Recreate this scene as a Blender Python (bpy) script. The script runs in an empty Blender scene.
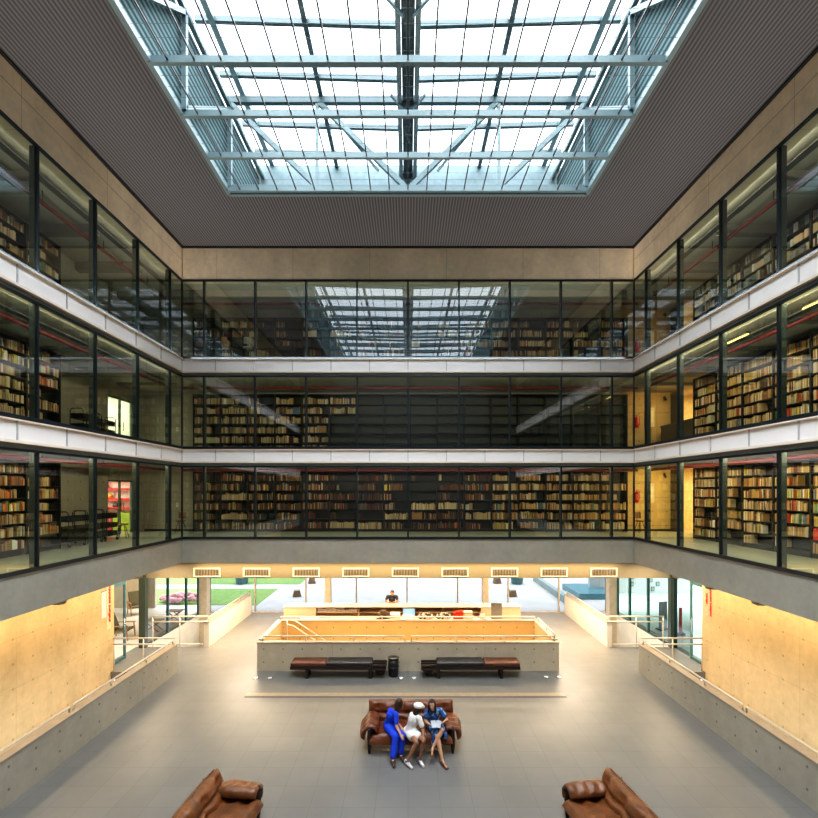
import bpy, bmesh, math, random
from mathutils import Vector, Matrix, Euler

RND = random.Random(11)
SC = bpy.context.scene
COL = SC.collection
PI = math.pi
H = 6.0            # eye height of the photograph above the hall floor
F = 459.0          # focal length in pixels of the 818 px frame


def PX(px, d):
    return (px - 408.0) * d / F


def PZ(py, d):
    return H - (py - 490.0) * d / F


# ------------------------------------------------------------------ materials
MATS = {}


class NT:
    def __init__(self, name):
        self.m = bpy.data.materials.new(name)
        self.m.use_nodes = True
        self.t = self.m.node_tree
        self.t.nodes.clear()
        self.out = self.t.nodes.new('ShaderNodeOutputMaterial')
        self._obj = None

    def n(self, kind, **kw):
        nd = self.t.nodes.new(kind)
        for k, v in kw.items():
            setattr(nd, k, v)
        return nd

    def link(self, a, b):
        self.t.links.new(a, b)

    def put(self, sock, v):
        if isinstance(v, (int, float)):
            sock.default_value = v
        elif isinstance(v, (tuple, list)):
            sock.default_value = tuple(v) + ((1.0,) if len(v) == 3 and sock.type == 'RGBA' else ())
        else:
            self.link(v, sock)

    def math(self, op, a, b=None, c=None):
        nd = self.n('ShaderNodeMath', operation=op)
        self.put(nd.inputs[0], a)
        if b is not None:
            self.put(nd.inputs[1], b)
        if c is not None:
            self.put(nd.inputs[2], c)
        return nd.outputs[0]

    def mix(self, fac, a, b, mode='MIX'):
        nd = self.n('ShaderNodeMix', data_type='RGBA', blend_type=mode)
        self.put(nd.inputs[0], fac)
        self.put(nd.inputs[6], a)
        self.put(nd.inputs[7], b)
        return nd.outputs[2]

    def obj(self):
        if self._obj is None:
            tc = self.n('ShaderNodeTexCoord')
            self._obj = tc.outputs['Object']
            sp = self.n('ShaderNodeSeparateXYZ')
            self.link(self._obj, sp.inputs[0])
            self._xyz = sp.outputs
        return self._obj

    def axis(self, k):
        self.obj()
        return self._xyz[k]

    def noise(self, scale, detail=4, rough=0.6, vec=None, stretch=None):
        v = vec if vec is not None else self.obj()
        if stretch:
            mp = self.n('ShaderNodeMapping')
            self.link(v, mp.inputs[0])
            mp.inputs['Scale'].default_value = stretch
            v = mp.outputs[0]
        nd = self.n('ShaderNodeTexNoise')
        self.link(v, nd.inputs['Vector'])
        nd.inputs['Scale'].default_value = scale
        nd.inputs['Detail'].default_value = detail
        nd.inputs['Roughness'].default_value = rough
        return nd.outputs[0]

    def ramp(self, v, lo, hi, a=0.0, b=1.0):
        nd = self.n('ShaderNodeMapRange')
        self.put(nd.inputs[0], v)
        for i, x in enumerate((lo, hi, a, b)):
            nd.inputs[i + 1].default_value = x
        return nd.outputs[0]

    def cell(self, u, period, off=0.0):
        """distance from the middle of the repeating cell along one axis"""
        f = self.math('FRACT', self.math('DIVIDE', self.math('SUBTRACT', u, off), period))
        return self.math('MULTIPLY', self.math('ABSOLUTE', self.math('SUBTRACT', f, 0.5)), period)

    def principled(self, color, rough=0.6, metal=0.0, bump=None, bump_d=0.02, emit=None, spec=0.5):
        p = self.n('ShaderNodeBsdfPrincipled')
        self.put(p.inputs['Base Color'], color)
        self.put(p.inputs['Roughness'], rough)
        self.put(p.inputs['Metallic'], metal)
        p.inputs['Specular IOR Level'].default_value = spec
        if emit:
            p.inputs['Emission Color'].default_value = tuple(emit[:3]) + (1,)
            p.inputs['Emission Strength'].default_value = emit[3]
        if bump is not None:
            b = self.n('ShaderNodeBump')
            b.inputs['Distance'].default_value = bump_d
            b.inputs['Strength'].default_value = 0.6
            self.link(bump, b.inputs['Height'])
            self.link(b.outputs[0], p.inputs['Normal'])
        self.link(p.outputs[0], self.out.inputs[0])
        return p


def plain(name, c, rough=0.6, metal=0.0, var=0.12, scale=6.0, bump=0.0, spec=0.5, emit=None):
    if name in MATS:
        return MATS[name]
    k = NT(name)
    nz = k.noise(scale)
    f = k.ramp(nz, 0.3, 0.7, 1.0 - var, 1.0 + var)
    col = k.mix(1.0, c, (0, 0, 0), 'MULTIPLY')
    vm = k.n('ShaderNodeVectorMath', operation='SCALE')
    vm.inputs[0].default_value = c
    k.link(f, vm.inputs['Scale'])
    k.principled(vm.outputs[0], rough, metal, bump=(k.noise(scale * 6) if bump else None), bump_d=bump, spec=spec, emit=emit)
    MATS[name] = k.m
    return k.m


def concrete(name, c, u=0, v=2, holes=None, joints=(), dark=0.55, var=0.22, rough=0.75, hole_r=0.028, hole_k=0.7):
    """board-marked concrete; holes = (period_u, off_u, period_v, off_v); joints = [(axis, period, offset, half width)]"""
    if name in MATS:
        return MATS[name]
    k = NT(name)
    n1 = k.noise(0.55, 5, 0.62)
    n2 = k.noise(5.0, 6, 0.7)
    n3 = k.noise(1.6, 3, 0.5, stretch=(1, 1, 0.25))
    f = k.math('ADD', k.math('MULTIPLY', n1, 0.5), k.math('ADD', k.math('MULTIPLY', n2, 0.3), k.math('MULTIPLY', n3, 0.2)))
    f = k.ramp(f, 0.3, 0.7, 1.0 - var, 1.0 + var)
    vm = k.n('ShaderNodeVectorMath', operation='SCALE')
    vm.inputs[0].default_value = c
    k.link(f, vm.inputs['Scale'])
    col = vm.outputs[0]
    mask = None
    if holes:
        pu, ou, pv, ov = holes
        du = k.cell(k.axis(u), pu, ou)
        dv = k.cell(k.axis(v), pv, ov)
        d = k.math('SQRT', k.math('ADD', k.math('MULTIPLY', du, du), k.math('MULTIPLY', dv, dv)))
        mask = k.math('LESS_THAN', d, hole_r)
        col = k.mix(k.math('MULTIPLY', mask, hole_k), col, tuple(x * 0.25 for x in c))
    for ax, per, off, hw in joints:
        j = k.math('LESS_THAN', k.cell(k.axis(ax), per, off), hw)
        col = k.mix(k.math('MULTIPLY', j, 0.6), col, tuple(x * dark * 0.6 for x in c))
    k.principled(col, rough, bump=n2, bump_d=0.01)
    MATS[name] = k.m
    return k.m


def glass(name, tint, f0=0.08, grad=1.0, rough=0.0):
    """thin architectural glazing: a see-through sheet with a mirror coat that follows the viewing angle"""
    if name in MATS:
        return MATS[name]
    k = NT(name)
    tr = k.n('ShaderNodeBsdfTransparent')
    tr.inputs[0].default_value = tuple(tint) + (1,)
    gl = k.n('ShaderNodeBsdfGlossy')
    gl.inputs['Color'].default_value = (0.92, 0.97, 1.0, 1)
    gl.inputs['Roughness'].default_value = rough
    geo = k.n('ShaderNodeNewGeometry')
    dt = k.n('ShaderNodeVectorMath', operation='DOT_PRODUCT')
    k.link(geo.outputs['Normal'], dt.inputs[0])
    k.link(geo.outputs['Incoming'], dt.inputs[1])
    a = k.math('ABSOLUTE', dt.outputs['Value'])
    s = k.math('POWER', k.math('SUBTRACT', 1.0, a), 5.0)
    fac = k.math('ADD', f0, k.math('MULTIPLY', s, (1.0 - f0) * grad))
    mx = k.n('ShaderNodeMixShader')
    k.link(fac, mx.inputs[0])
    k.link(tr.outputs[0], mx.inputs[1])
    k.link(gl.outputs[0], mx.inputs[2])
    k.link(mx.outputs[0], k.out.inputs[0])
    MATS[name] = k.m
    return k.m


def leather(name, c, spec=0.6):
    if name in MATS:
        return MATS[name]
    k = NT(name)
    n1 = k.noise(3.5, 4)
    n2 = k.noise(14, 5, 0.65)
    f = k.ramp(n1, 0.3, 0.7, 0.6, 1.4)
    vm = k.n('ShaderNodeVectorMath', operation='SCALE')
    vm.inputs[0].default_value = c
    k.link(f, vm.inputs['Scale'])
    k.principled(vm.outputs[0], 0.33, bump=n2, bump_d=0.03, spec=spec)
    MATS[name] = k.m
    return k.m


def wood(name, c, axis=0, rough=0.45):
    if name in MATS:
        return MATS[name]
    k = NT(name)
    st = [9.0, 9.0, 9.0]
    st[axis] = 0.8
    n1 = k.noise(1.6, 5, 0.6, stretch=tuple(st))
    f = k.ramp(n1, 0.3, 0.7, 0.6, 1.35)
    vm = k.n('ShaderNodeVectorMath', operation='SCALE')
    vm.inputs[0].default_value = c
    k.link(f, vm.inputs['Scale'])
    k.principled(vm.outputs[0], rough)
    MATS[name] = k.m
    return k.m


# ------------------------------------------------------------------ mesh builder
class MB:
    def __init__(self):
        self.v, self.f, self.s = [], [], []

    def add(self, verts, faces, smooth=False):
        o = len(self.v)
        self.v += [tuple(p) for p in verts]
        self.f += [tuple(i + o for i in q) for q in faces]
        self.s += [smooth] * len(faces)
        return self

    def box(self, x0, x1, y0, y1, z0, z1, m=None):
        v = [Vector((x, y, z)) for z in (z0, z1) for y in (y0, y1) for x in (x0, x1)]
        if m is not None:
            v = [m @ p for p in v]
        return self.add(v, [(0, 2, 3, 1), (4, 5, 7, 6), (0, 1, 5, 4), (2, 6, 7, 3), (0, 4, 6, 2), (1, 3, 7, 5)])

    def quad(self, a, b, c, d):
        return self.add([a, b, c, d], [(0, 1, 2, 3)])

    def bar(self, p0, p1, w, h, up=(0, 0, 1)):
        p0, p1 = Vector(p0), Vector(p1)
        d = (p1 - p0).normalized()
        up = Vector(up)
        if abs(d.dot(up)) > 0.98:
            up = Vector((0, 1, 0))
        s = d.cross(up).normalized() * (w / 2)
        t = s.cross(d).normalized() * (h / 2)
        v = [p + a * s + b * t for p in (p0, p1) for a, b in ((-1, -1), (1, -1), (1, 1), (-1, 1))]
        return self.add(v, [(3, 2, 1, 0), (4, 5, 6, 7), (0, 1, 5, 4), (1, 2, 6, 5), (2, 3, 7, 6), (3, 0, 4, 7)])

    def tube(self, pts, r, n=8, caps=True):
        pts = [Vector(p) for p in pts]
        rs = r if isinstance(r, (list, tuple)) else [r] * len(pts)
        rings = []
        ref = Vector((0.13, 0.27, 0.95))
        for i, p in enumerate(pts):
            a = pts[max(i - 1, 0)]
            b = pts[min(i + 1, len(pts) - 1)]
            d = (b - a).normalized()
            if abs(d.dot(ref)) > 0.95:
                ref = Vector((0.95, 0.2, 0.1))
            s = d.cross(ref).normalized()
            t = s.cross(d)
            rings.append([p + rs[i] * (math.cos(2 * PI * k / n) * s + math.sin(2 * PI * k / n) * t) for k in range(n)])
        v = [q for ring in rings for q in ring]
        f = []
        for i in range(len(rings) - 1):
            for k in range(n):
                f.append((i * n + k, i * n + (k + 1) % n, (i + 1) * n + (k + 1) % n, (i + 1) * n + k))
        if caps:
            f.append(tuple(reversed(range(n))))
            f.append(tuple((len(rings) - 1) * n + k for k in range(n)))
        return self.add(v, f, True)

    def lathe(self, prof, n=16, c=(0, 0, 0)):
        c = Vector(c)
        v = [c + Vector((r * math.cos(2 * PI * k / n), r * math.sin(2 * PI * k / n), z)) for r, z in prof for k in range(n)]
        f = []
        for i in range(len(prof) - 1):
            for k in range(n):
                f.append((i * n + k, i * n + (k + 1) % n, (i + 1) * n + (k + 1) % n, (i + 1) * n + k))
        f.append(tuple(reversed(range(n))))
        f.append(tuple((len(prof) - 1) * n + k for k in range(n)))
        return self.add(v, f, True)

    def ellipsoid(self, c, r, rot=None, nu=14, nv=9):
        c = Vector(c)
        v = [Vector((0, 0, -r[2]))]
        for j in range(1, nv):
            a = -PI / 2 + PI * j / nv
            for i in range(nu):
                b = 2 * PI * i / nu
                v.append(Vector((r[0] * math.cos(a) * math.cos(b), r[1] * math.cos(a) * math.sin(b), r[2] * math.sin(a))))
        v.append(Vector((0, 0, r[2])))
        if rot is not None:
            v = [rot @ p for p in v]
        v = [p + c for p in v]
        f = [(0, 1 + (i + 1) % nu, 1 + i) for i in range(nu)]
        for j in range(nv - 2):
            for i in range(nu):
                a = 1 + j * nu
                f.append((a + i, a + (i + 1) % nu, a + nu + (i + 1) % nu, a + nu + i))
        a = 1 + (nv - 2) * nu
        t = len(v) - 1
        f += [(a + i, a + (i + 1) % nu, t) for i in range(nu)]
        return self.add(v, f, True)

    def capsule(self, p0, p1, r0, r1, n=12):
        p0, p1 = Vector(p0), Vector(p1)
        d = p1 - p0
        L = max(d.length, 1e-5)
        d = d / L
        pts, rs = [], []
        for a in (90, 60, 30):
            t = math.radians(a)
            pts.append(p0 - d * r0 * math.sin(t))
            rs.append(max(r0 * math.cos(t), r0 * 0.05))
        for k in range(4):
            s = k / 3
            pts.append(p0 + d * L * s)
            rs.append(r0 + (r1 - r0) * s)
        for a in (30, 60, 90):
            t = math.radians(a)
            pts.append(p1 + d * r1 * math.sin(t))
            rs.append(max(r1 * math.cos(t), r1 * 0.05))
        return self.tube(pts, rs, n)

    def prism(self, poly, axis, a0, a1):
        """extrude a 2-D polygon along an axis (0 x, 1 y, 2 z); the polygon holds the other two coordinates in order"""
        def P(q, a):
            return (a, q[0], q[1]) if axis == 0 else (q[0], a, q[1]) if axis == 1 else (q[0], q[1], a)
        n = len(poly)
        v = [P(q, a0) for q in poly] + [P(q, a1) for q in poly]
        f = [tuple(reversed(range(n))), tuple(range(n, 2 * n))]
        f += [(i, (i + 1) % n, n + (i + 1) % n, n + i) for i in range(n)]
        return self.add(v, f)

    def mesh(self, name):
        me = bpy.data.meshes.new(name)
        me.from_pydata(self.v, [], self.f)
        me.polygons.foreach_set('use_smooth', self.s)
        bm = bmesh.new()
        bm.from_mesh(me)
        bmesh.ops.recalc_face_normals(bm, faces=bm.faces)
        bm.to_mesh(me)
        bm.free()
        return me

    def build(self, name, mat, parent=None, bevel=0.0, loc=None, segs=2):
        me = self.mesh(name)
        o = bpy.data.objects.new(name, me)
        COL.objects.link(o)
        me.materials.append(mat)
        if parent is not None:
            o.parent = parent
        if loc is not None:
            o.location = loc
        if bevel:
            b = o.modifiers.new('edge', 'BEVEL')
            b.width = bevel
            b.segments = segs
            b.limit_method = 'ANGLE'
        return o


def tag(o, label=None, cat=None, group=None, kind=None):
    for k, v in (('label', label), ('category', cat), ('group', group), ('kind', kind)):
        if v:
            o[k] = v
    return o


def empty(name, loc=(0, 0, 0), rz=0.0, label=None, cat=None, group=None, kind=None):
    o = bpy.data.objects.new(name, None)
    o.empty_display_size = 0.2
    COL.objects.link(o)
    o.location = loc
    o.rotation_euler = (0, 0, rz)
    return tag(o, label, cat, group, kind)


def struct(name, mb, mat, label=None, bevel=0.0):
    return tag(mb.build(name, mat, None, bevel), label, None, None, 'structure')


KIDS = {}


def copy_tree(o, parent=None, kids=None):
    c = o.copy()
    COL.objects.link(c)
    if parent is not None:
        c.parent = parent
    for ch in (kids if kids is not None else list(o.children)):
        copy_tree(ch, c)
    return c


def blob(name, mb, mat, parent, voxel=0.012, smooth=4):
    """one continuous surface grown over overlapping shapes"""
    me = mb.mesh(name)
    o = bpy.data.objects.new(name, me)
    COL.objects.link(o)
    r = o.modifiers.new('r', 'REMESH')
    r.mode = 'VOXEL'
    r.voxel_size = voxel
    r.use_smooth_shade = True
    if smooth:
        s = o.modifiers.new('s', 'SMOOTH')
        s.iterations = smooth
        s.factor = 0.5
    dg = bpy.context.evaluated_depsgraph_get()
    new = bpy.data.meshes.new_from_object(o.evaluated_get(dg))
    o.modifiers.clear()
    o.data = new
    bpy.data.meshes.remove(me)
    new.name = name
    new.materials.clear()
    new.materials.append(mat)
    new.polygons.foreach_set('use_smooth', [True] * len(new.polygons))
    if parent is not None:
        o.parent = parent
    return o


ORD = ['zeroth', 'first', 'second', 'third', 'fourth', 'fifth', 'sixth', 'seventh', 'eighth', 'ninth', 'tenth', 'eleventh',
       'twelfth', 'thirteenth', 'fourteenth', 'fifteenth', 'sixteenth', 'seventeenth', 'eighteenth', 'nineteenth', 'twentieth']


def ordw(i):
    return ORD[i] if i < len(ORD) else ('twenty-' + ORD[i - 20] if i < 30 else 'thirty-' + ORD[i - 30] if 30 < i < 40 else str(i) + 'th')
# ------------------------------------------------------------------ shell: sizes
XW, YB, YF = 8.37, 17.0, -0.8
XG = 11.6            # rear wall of the side galleries
YG = 20.2            # rear wall of the back gallery
CEIL = 15.0
LEV = [  # floor, ceiling, glass bottom, glass top
    (4.20, 6.93, 4.24, 6.87),
    (7.52, 10.30, 7.58, 10.21),
    (10.85, 13.95, 10.89, 13.76),
]
GRP = ['lowest', 'middle', 'top']

C_BEAM = concrete('concrete_beam', (0.33, 0.295, 0.235), joints=[(2, 1.19, 13.86, 0.008)])
C_LOW = concrete('concrete_low_beam', (0.34, 0.335, 0.285))
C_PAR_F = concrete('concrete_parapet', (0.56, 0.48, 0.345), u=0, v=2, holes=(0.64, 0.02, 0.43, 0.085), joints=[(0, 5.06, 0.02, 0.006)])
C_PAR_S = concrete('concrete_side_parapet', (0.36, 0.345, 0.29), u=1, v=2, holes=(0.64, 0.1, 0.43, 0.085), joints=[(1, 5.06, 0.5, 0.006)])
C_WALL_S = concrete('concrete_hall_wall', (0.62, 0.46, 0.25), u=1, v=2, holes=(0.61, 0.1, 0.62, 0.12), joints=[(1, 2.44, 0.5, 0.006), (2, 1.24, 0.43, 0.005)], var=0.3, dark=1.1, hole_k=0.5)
C_GAL_F = concrete('concrete_gallery_wall', (0.40, 0.375, 0.31), u=0, v=2, holes=(0.61, 0.1, 0.62, 0.4), joints=[(2, 1.24, 0.1, 0.008)])
C_GAL_S = concrete('concrete_gallery_side', (0.38, 0.35, 0.28), u=1, v=2, holes=(0.61, 0.1, 0.62, 0.4))
C_SLAB = concrete('concrete_slab', (0.40, 0.39, 0.34), var=0.12)
C_DARK = concrete('concrete_dark', (0.20, 0.19, 0.17))
M_WHITE = plain('white_fascia_metal', (0.90, 0.87, 0.85), 0.45, 0.0, 0.02, 1)
M_WLIP = plain('cream_fascia_lip', (0.86, 0.76, 0.66), 0.5, 0.0, 0.05, 3)
M_HEAD = plain('grey_header_steel', (0.26, 0.29, 0.28), 0.5, 0.2, 0.1)
M_DARK = plain('dark_window_steel', (0.018, 0.026, 0.032), 0.4, 0.3, 0.1)
M_FIN = plain('green_grey_fin', (0.055, 0.07, 0.06), 0.5, 0.1, 0.1)
M_GLASS = glass('gallery_glazing', (0.78, 0.86, 0.78), 0.20)
M_DIMGL = glass('dimmed_glazing', (0.195, 0.20, 0.208), 0.03, 0.6)  # ground-level glass tints darkened to hold down the bright outdoors
M_SIDEG = glass('side_glazing', (0.34, 0.35, 0.34), 0.03, 0.6)
M_GREENG = glass('green_glazing', (0.25, 0.31, 0.295), 0.04, 0.6)
M_RED = plain('red_pipe_paint', (0.17, 0.012, 0.014), 0.5, 0, 0.1)
M_RAIL = plain('cream_rail_paint', (0.62, 0.56, 0.46), 0.35, 0.3, 0.05)
M_CAP = plain('pale_stone_cap', (0.40, 0.32, 0.235), 0.5, 0, 0.1)
M_GFLOOR = plain('gallery_floor_concrete', (0.34, 0.35, 0.27), 0.35, 0, 0.12, 2)
M_BLACK = plain('black_steel', (0.012, 0.013, 0.014), 0.45, 0.2, 0.1)


def floor_material():
    k = NT('hall_floor_tiles')
    T = 0.62
    ux, uy = k.axis(0), k.axis(1)
    du, dv = k.cell(ux, T, T / 2), k.cell(uy, T, T / 2)
    line = k.math('LESS_THAN', k.math('MINIMUM', du, dv), 0.006)
    cx = k.math('FLOOR', k.math('DIVIDE', ux, T))
    cy = k.math('FLOOR', k.math('DIVIDE', uy, T))
    cb = k.n('ShaderNodeCombineXYZ')
    k.link(cx, cb.inputs[0]); k.link(cy, cb.inputs[1])
    wn = k.n('ShaderNodeTexWhiteNoise')
    k.link(cb.outputs[0], wn.inputs['Vector'])
    n = k.noise(0.8, 5)
    f = k.math('ADD', k.math('MULTIPLY', wn.outputs['Value'], 0.07), k.math('MULTIPLY', n, 0.35))
    f = k.math('ADD', f, 0.77)
    vm = k.n('ShaderNodeVectorMath', operation='SCALE')
    vm.inputs[0].default_value = (0.172, 0.166, 0.156)
    k.link(f, vm.inputs['Scale'])
    col = k.mix(k.math('MULTIPLY', line, 0.45), vm.outputs[0], (0.10, 0.095, 0.09))
    k.principled(col, k.ramp(k.noise(2.2, 4), 0.3, 0.7, 0.36, 0.42), bump=None, spec=0.6)
    return k.m


def ceiling_material():
    k = NT('ribbed_dark_ceiling')
    d = k.cell(k.axis(0), 0.092, 0.0)
    s = k.ramp(d, 0.008, 0.034, 0.0, 1.0)
    n = k.noise(1.5, 3)
    col = k.mix(s, (0.150, 0.148, 0.152), (0.036, 0.036, 0.039))
    col = k.mix(k.ramp(n, 0.3, 0.7, 0.0, 0.25), col, (0.075, 0.073, 0.078))
    k.principled(col, 0.6, bump=None)
    return k.m


M_FLOOR = floor_material()
M_CEIL = ceiling_material()

# ------------------------------------------------------------------ hall floor, with the stairwell and the ramp pits left open
SWX, SWY0, SWY1 = 5.0, 15.2, 17.75
fl = MB()
fz0, fz1 = -0.25, 0.0
fl.box(-7.8, 7.8, -1.6, SWY0, fz0, fz1)
fl.box(-7.8, -SWX, SWY0, SWY1, fz0, fz1)
fl.box(SWX, 7.8, SWY0, SWY1, fz0, fz1)
fl.box(-7.8, 7.8, SWY1, 22.7, fz0, fz1)
for s in (-1, 1):
    fl.box(min(s * 7.8, s * 10.4), max(s * 7.8, s * 10.4), 15.13, 17.55, fz0, fz1)
struct('floor', fl, M_FLOOR, 'grey stone tiled floor of the hall')

# pale strip across the floor with a darker strip beside it
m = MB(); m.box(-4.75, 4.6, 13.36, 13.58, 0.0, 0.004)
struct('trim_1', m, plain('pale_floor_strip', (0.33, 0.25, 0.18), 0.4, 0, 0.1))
m = MB(); m.box(-4.75, 4.6, 13.27, 13.35, 0.0, 0.003)
struct('trim_2', m, plain('dark_floor_strip', (0.10, 0.09, 0.09), 0.5))

# walls of the hall at ground level
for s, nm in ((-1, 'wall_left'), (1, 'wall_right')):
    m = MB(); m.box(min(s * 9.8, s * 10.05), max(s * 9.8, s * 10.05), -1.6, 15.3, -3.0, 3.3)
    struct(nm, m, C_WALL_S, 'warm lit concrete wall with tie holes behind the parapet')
m = MB(); m.box(-12.5, 12.5, -1.6, -1.4, -3.0, 15.4)
struct('wall_front', m, plain('charcoal_wall', (0.06, 0.06, 0.06), .8))

# ramp pits beside the hall
for s in (-1, 1):
    a, b = sorted((s * 7.8, s * 9.8))
    m = MB()
    m.prism([(-1.4, -2.6), (8.0, -2.6), (15.1, -0.3), (15.1, -0.5), (8.0, -2.8), (-1.4, -2.8)], 0, a, b)
    struct('ramp', m, plain('ramp_floor', (0.45, 0.36, 0.26), 0.6))
    m = MB()
    a2, b2 = sorted((s * 7.8, s * 10.05))
    m.prism([(17.55, -0.9), (22.5, -2.3), (22.5, -2.5), (17.55, -1.1)], 0, a2, b2)
    struct('ramp', m, plain('ramp_glow_paint', (0.62, 0.60, 0.55), 0.6))  # pale colour stands in for light from the lower floor
    m = MB()
    a3, b3 = sorted((s * 10.05, s * 10.3))
    m.box(a3, b3, 17.5, 22.7, -2.6, 0.0)
    m.box(min(s * 7.8, s * 10.05), max(s * 7.8, s * 10.05), 22.45, 22.7, -2.6, 0.0)
    struct('ramp_wall', m, plain('pit_wall_concrete', (0.58, 0.54, 0.46), 0.7, 0, 0.08, 2))

# parapets along the ramps
RP = {}
for s, side in ((-1, 'left'), (1, 'right')):
    a, b = sorted((s * 7.6, s * 7.8))
    m = MB(); m.box(a, b, -1.4, 15.13, -0.2, 0.905)
    struct('parapet', m, C_PAR_S, 'concrete parapet wall along the ramp')
    m = MB(); m.box(a - 0.015, b + 0.015, -1.4, 15.14, 0.905, 0.93)
    struct('parapet_cap', m, M_CAP)
    m = MB(); m.box(a, b, 17.54, 22.3, -0.2, 0.925)
    struct('parapet', m, concrete('concrete_far_parapet', (0.66, 0.60, 0.50), u=1, v=2, var=0.08), 'pale parapet wall along the rear ramp')
    m = MB(); m.box(a - 0.015, b + 0.015, 17.53, 22.3, 0.925, 0.95)
    struct('parapet_cap', m, M_CAP)


def railing(label, runs, posts, r=0.026, cat='handrail', group=None):
    root = empty('handrail', posts[0][0], 0, label, cat, group)
    o = Vector(posts[0][0])
    for run in runs:
        MB().tube([Vector(p) - o for p in run], r, 8).build('rail', M_RAIL, root)
    for p, q in posts:
        MB().tube([Vector(p) - o, Vector(q) - o], r * 0.8, 8).build('post', M_RAIL, root)
    return root


for s, side in ((-1, 'left'), (1, 'right')):
    x = s * 7.7
    y_split = 10.55
    railing('low rail on the %s parapet, nearer length' % side, [[(x, 2.0, 0.94), (x, 2.05, 1.06), (x, y_split - 0.12, 1.06), (x, y_split - 0.1, 0.94)]],
            [((x, y, 0.93), (x, y, 1.06)) for y in (3.5, 6.0, 8.5)])
    railing('low rail on the %s parapet, length running to the landing' % side, [[(x, y_split, 0.94), (x, y_split + 0.02, 1.06), (x, 15.0, 1.06), (x, 15.05, 0.94)]],
            [((x, y, 0.93), (x, y, 1.06)) for y in (11.9, 13.5)])
    railing('cream guard rail along the front edge of the %s landing' % side, [[(s * 9.75, 15.18, 1.1), (x, 15.18, 1.1)], [(s * 9.75, 15.18, 0.9), (x, 15.18, 0.9)]],
            [((s * xx, 15.18, 0.0), (s * xx, 15.18, 1.1)) for xx in (9.72, 8.75)])
    railing('cream guard rail along the back edge of the %s landing' % side, [[(s * 9.75, 17.5, 1.18), (s * 7.62, 17.5, 1.18)], [(s * 9.75, 17.5, 0.98), (s * 7.62, 17.5, 0.98)], [(s * 9.75, 17.5, 0.12), (s * 7.82, 17.5, 0.12)]],
            [((s * xx, 17.5, 0.0), (s * xx, 17.5, 1.18)) for xx in (9.73, 8.7)])
    railing('sloping rail on the far %s parapet by the garden' % side, [[(s * 7.66, 17.6, 0.96), (s * 7.66, 17.65, 1.1), (s * 7.66, 22.2, 1.1)]],
            [((s * 7.66, y, 0.95), (s * 7.66, y, 1.1)) for y in (19.2, 20.8, 22.1)])

# stairwell in the middle of the floor
C_WELL = concrete('concrete_stairwell', (0.60, 0.38, 0.14), u=0, v=2, holes=(0.64, 0.02, 0.43, 0.085), var=0.12)
m = MB(); m.box(-SWX, SWX, SWY0, SWY0 + 0.18, -3.0, 0.93)
struct('stairwell_wall_front', m, C_PAR_F, 'grey concrete front parapet of the stairwell')
m = MB(); m.box(-SWX, SWX, SWY1 - 0.15, SWY1, -3.0, 0.97)
struct('stairwell_wall_back', m, C_WELL)
for s, nm in ((-1, 'stairwell_wall_left'), (1, 'stairwell_wall_right')):
    a, b = sorted((s * SWX, s * (SWX - 0.15)))
    m = MB(); m.box(a, b, SWY0 + 0.18, SWY1 - 0.15, -3.0, 0.97)
    struct(nm, m, concrete('concrete_well_side', (0.60, 0.46, 0.27), u=1, v=2, holes=(0.64, 0.3, 0.43, 0.085), var=0.1))
m = MB()
m.box(-SWX - .015, SWX + .015, SWY0 - .015, SWY0 + .195, 0.93, 0.96)
m.box(-SWX - .015, SWX + .015, SWY1 - .165, SWY1 + .015, 0.97, 1.0)
m.box(-SWX - .015, -SWX + .165, SWY0 + .195, SWY1 - .165, 0.97, 1.0)
m.box(SWX - .165, SWX + .015, SWY0 + .195, SWY1 - .165, 0.97, 1.0)
struct('stairwell_cap', m, M_CAP)
m = MB(); m.box(-SWX, SWX, SWY0, SWY1, -3.2, -3.0)
struct('stairwell_floor', m, plain('stairwell_floor_paint', (0.5, 0.36, 0.18), 0.6))
yf, yk = SWY0 + 0.09, SWY1 - 0.075
railing('cream rail on the stairwell front parapet, left length above the bin', [[(-4.85, yf, .96), (-4.83, yf, 1.13), (-0.12, yf, 1.13), (-0.1, yf, .96)]], [((xx, yf, .96), (xx, yf, 1.13)) for xx in (-3.4, -1.8)])
railing('cream rail on the stairwell front parapet, right length above the right bench', [[(0.1, yf, .96), (0.12, yf, 1.13), (4.85, yf, 1.13), (4.87, yf, .96)]], [((xx, yf, .96), (xx, yf, 1.13)) for xx in (1.6, 3.2)])
railing('cream rail on the stairwell back parapet before the desk', [[(-4.9, yk, 1.0), (-4.88, yk, 1.12), (4.88, yk, 1.12), (4.9, yk, 1.0)]], [((xx, yk, 1.0), (xx, yk, 1.12)) for xx in (-3.0, -1.0, 1.0, 3.0)])
railing('cream rail on the stairwell end parapet at the right', [[(4.95, SWY0 + .3, 1.0), (4.95, SWY0 + .32, 1.13), (4.95, SWY1 - .3, 1.13), (4.95, SWY1 - .28, 1.0)]], [((4.95, 16.4, 1.0), (4.95, 16.4, 1.13))])
railing('double cream handrail descending into the stairwell', [[(-4.6, 17.5, 1.05), (-4.3, 17.48, 1.02), (-2.2, 17.48, -0.35)], [(-4.6, 17.4, 0.9), (-4.35, 17.38, 0.86), (-2.3, 17.38, -0.5)]], [((-4.58, 17.42, -0.2), (-4.58, 17.42, 1.05))])
# stair flight inside the well
m = MB()
for i in range(14):
    m.box(-4.3 + i * 0.3, -4.0 + i * 0.3, 15.4, 17.3, -0.35 - i * 0.17 - 0.3, -0.18 - i * 0.17)
struct('stair_flight', m, plain('stair_concrete', (0.5, 0.4, 0.26), 0.6))

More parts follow.
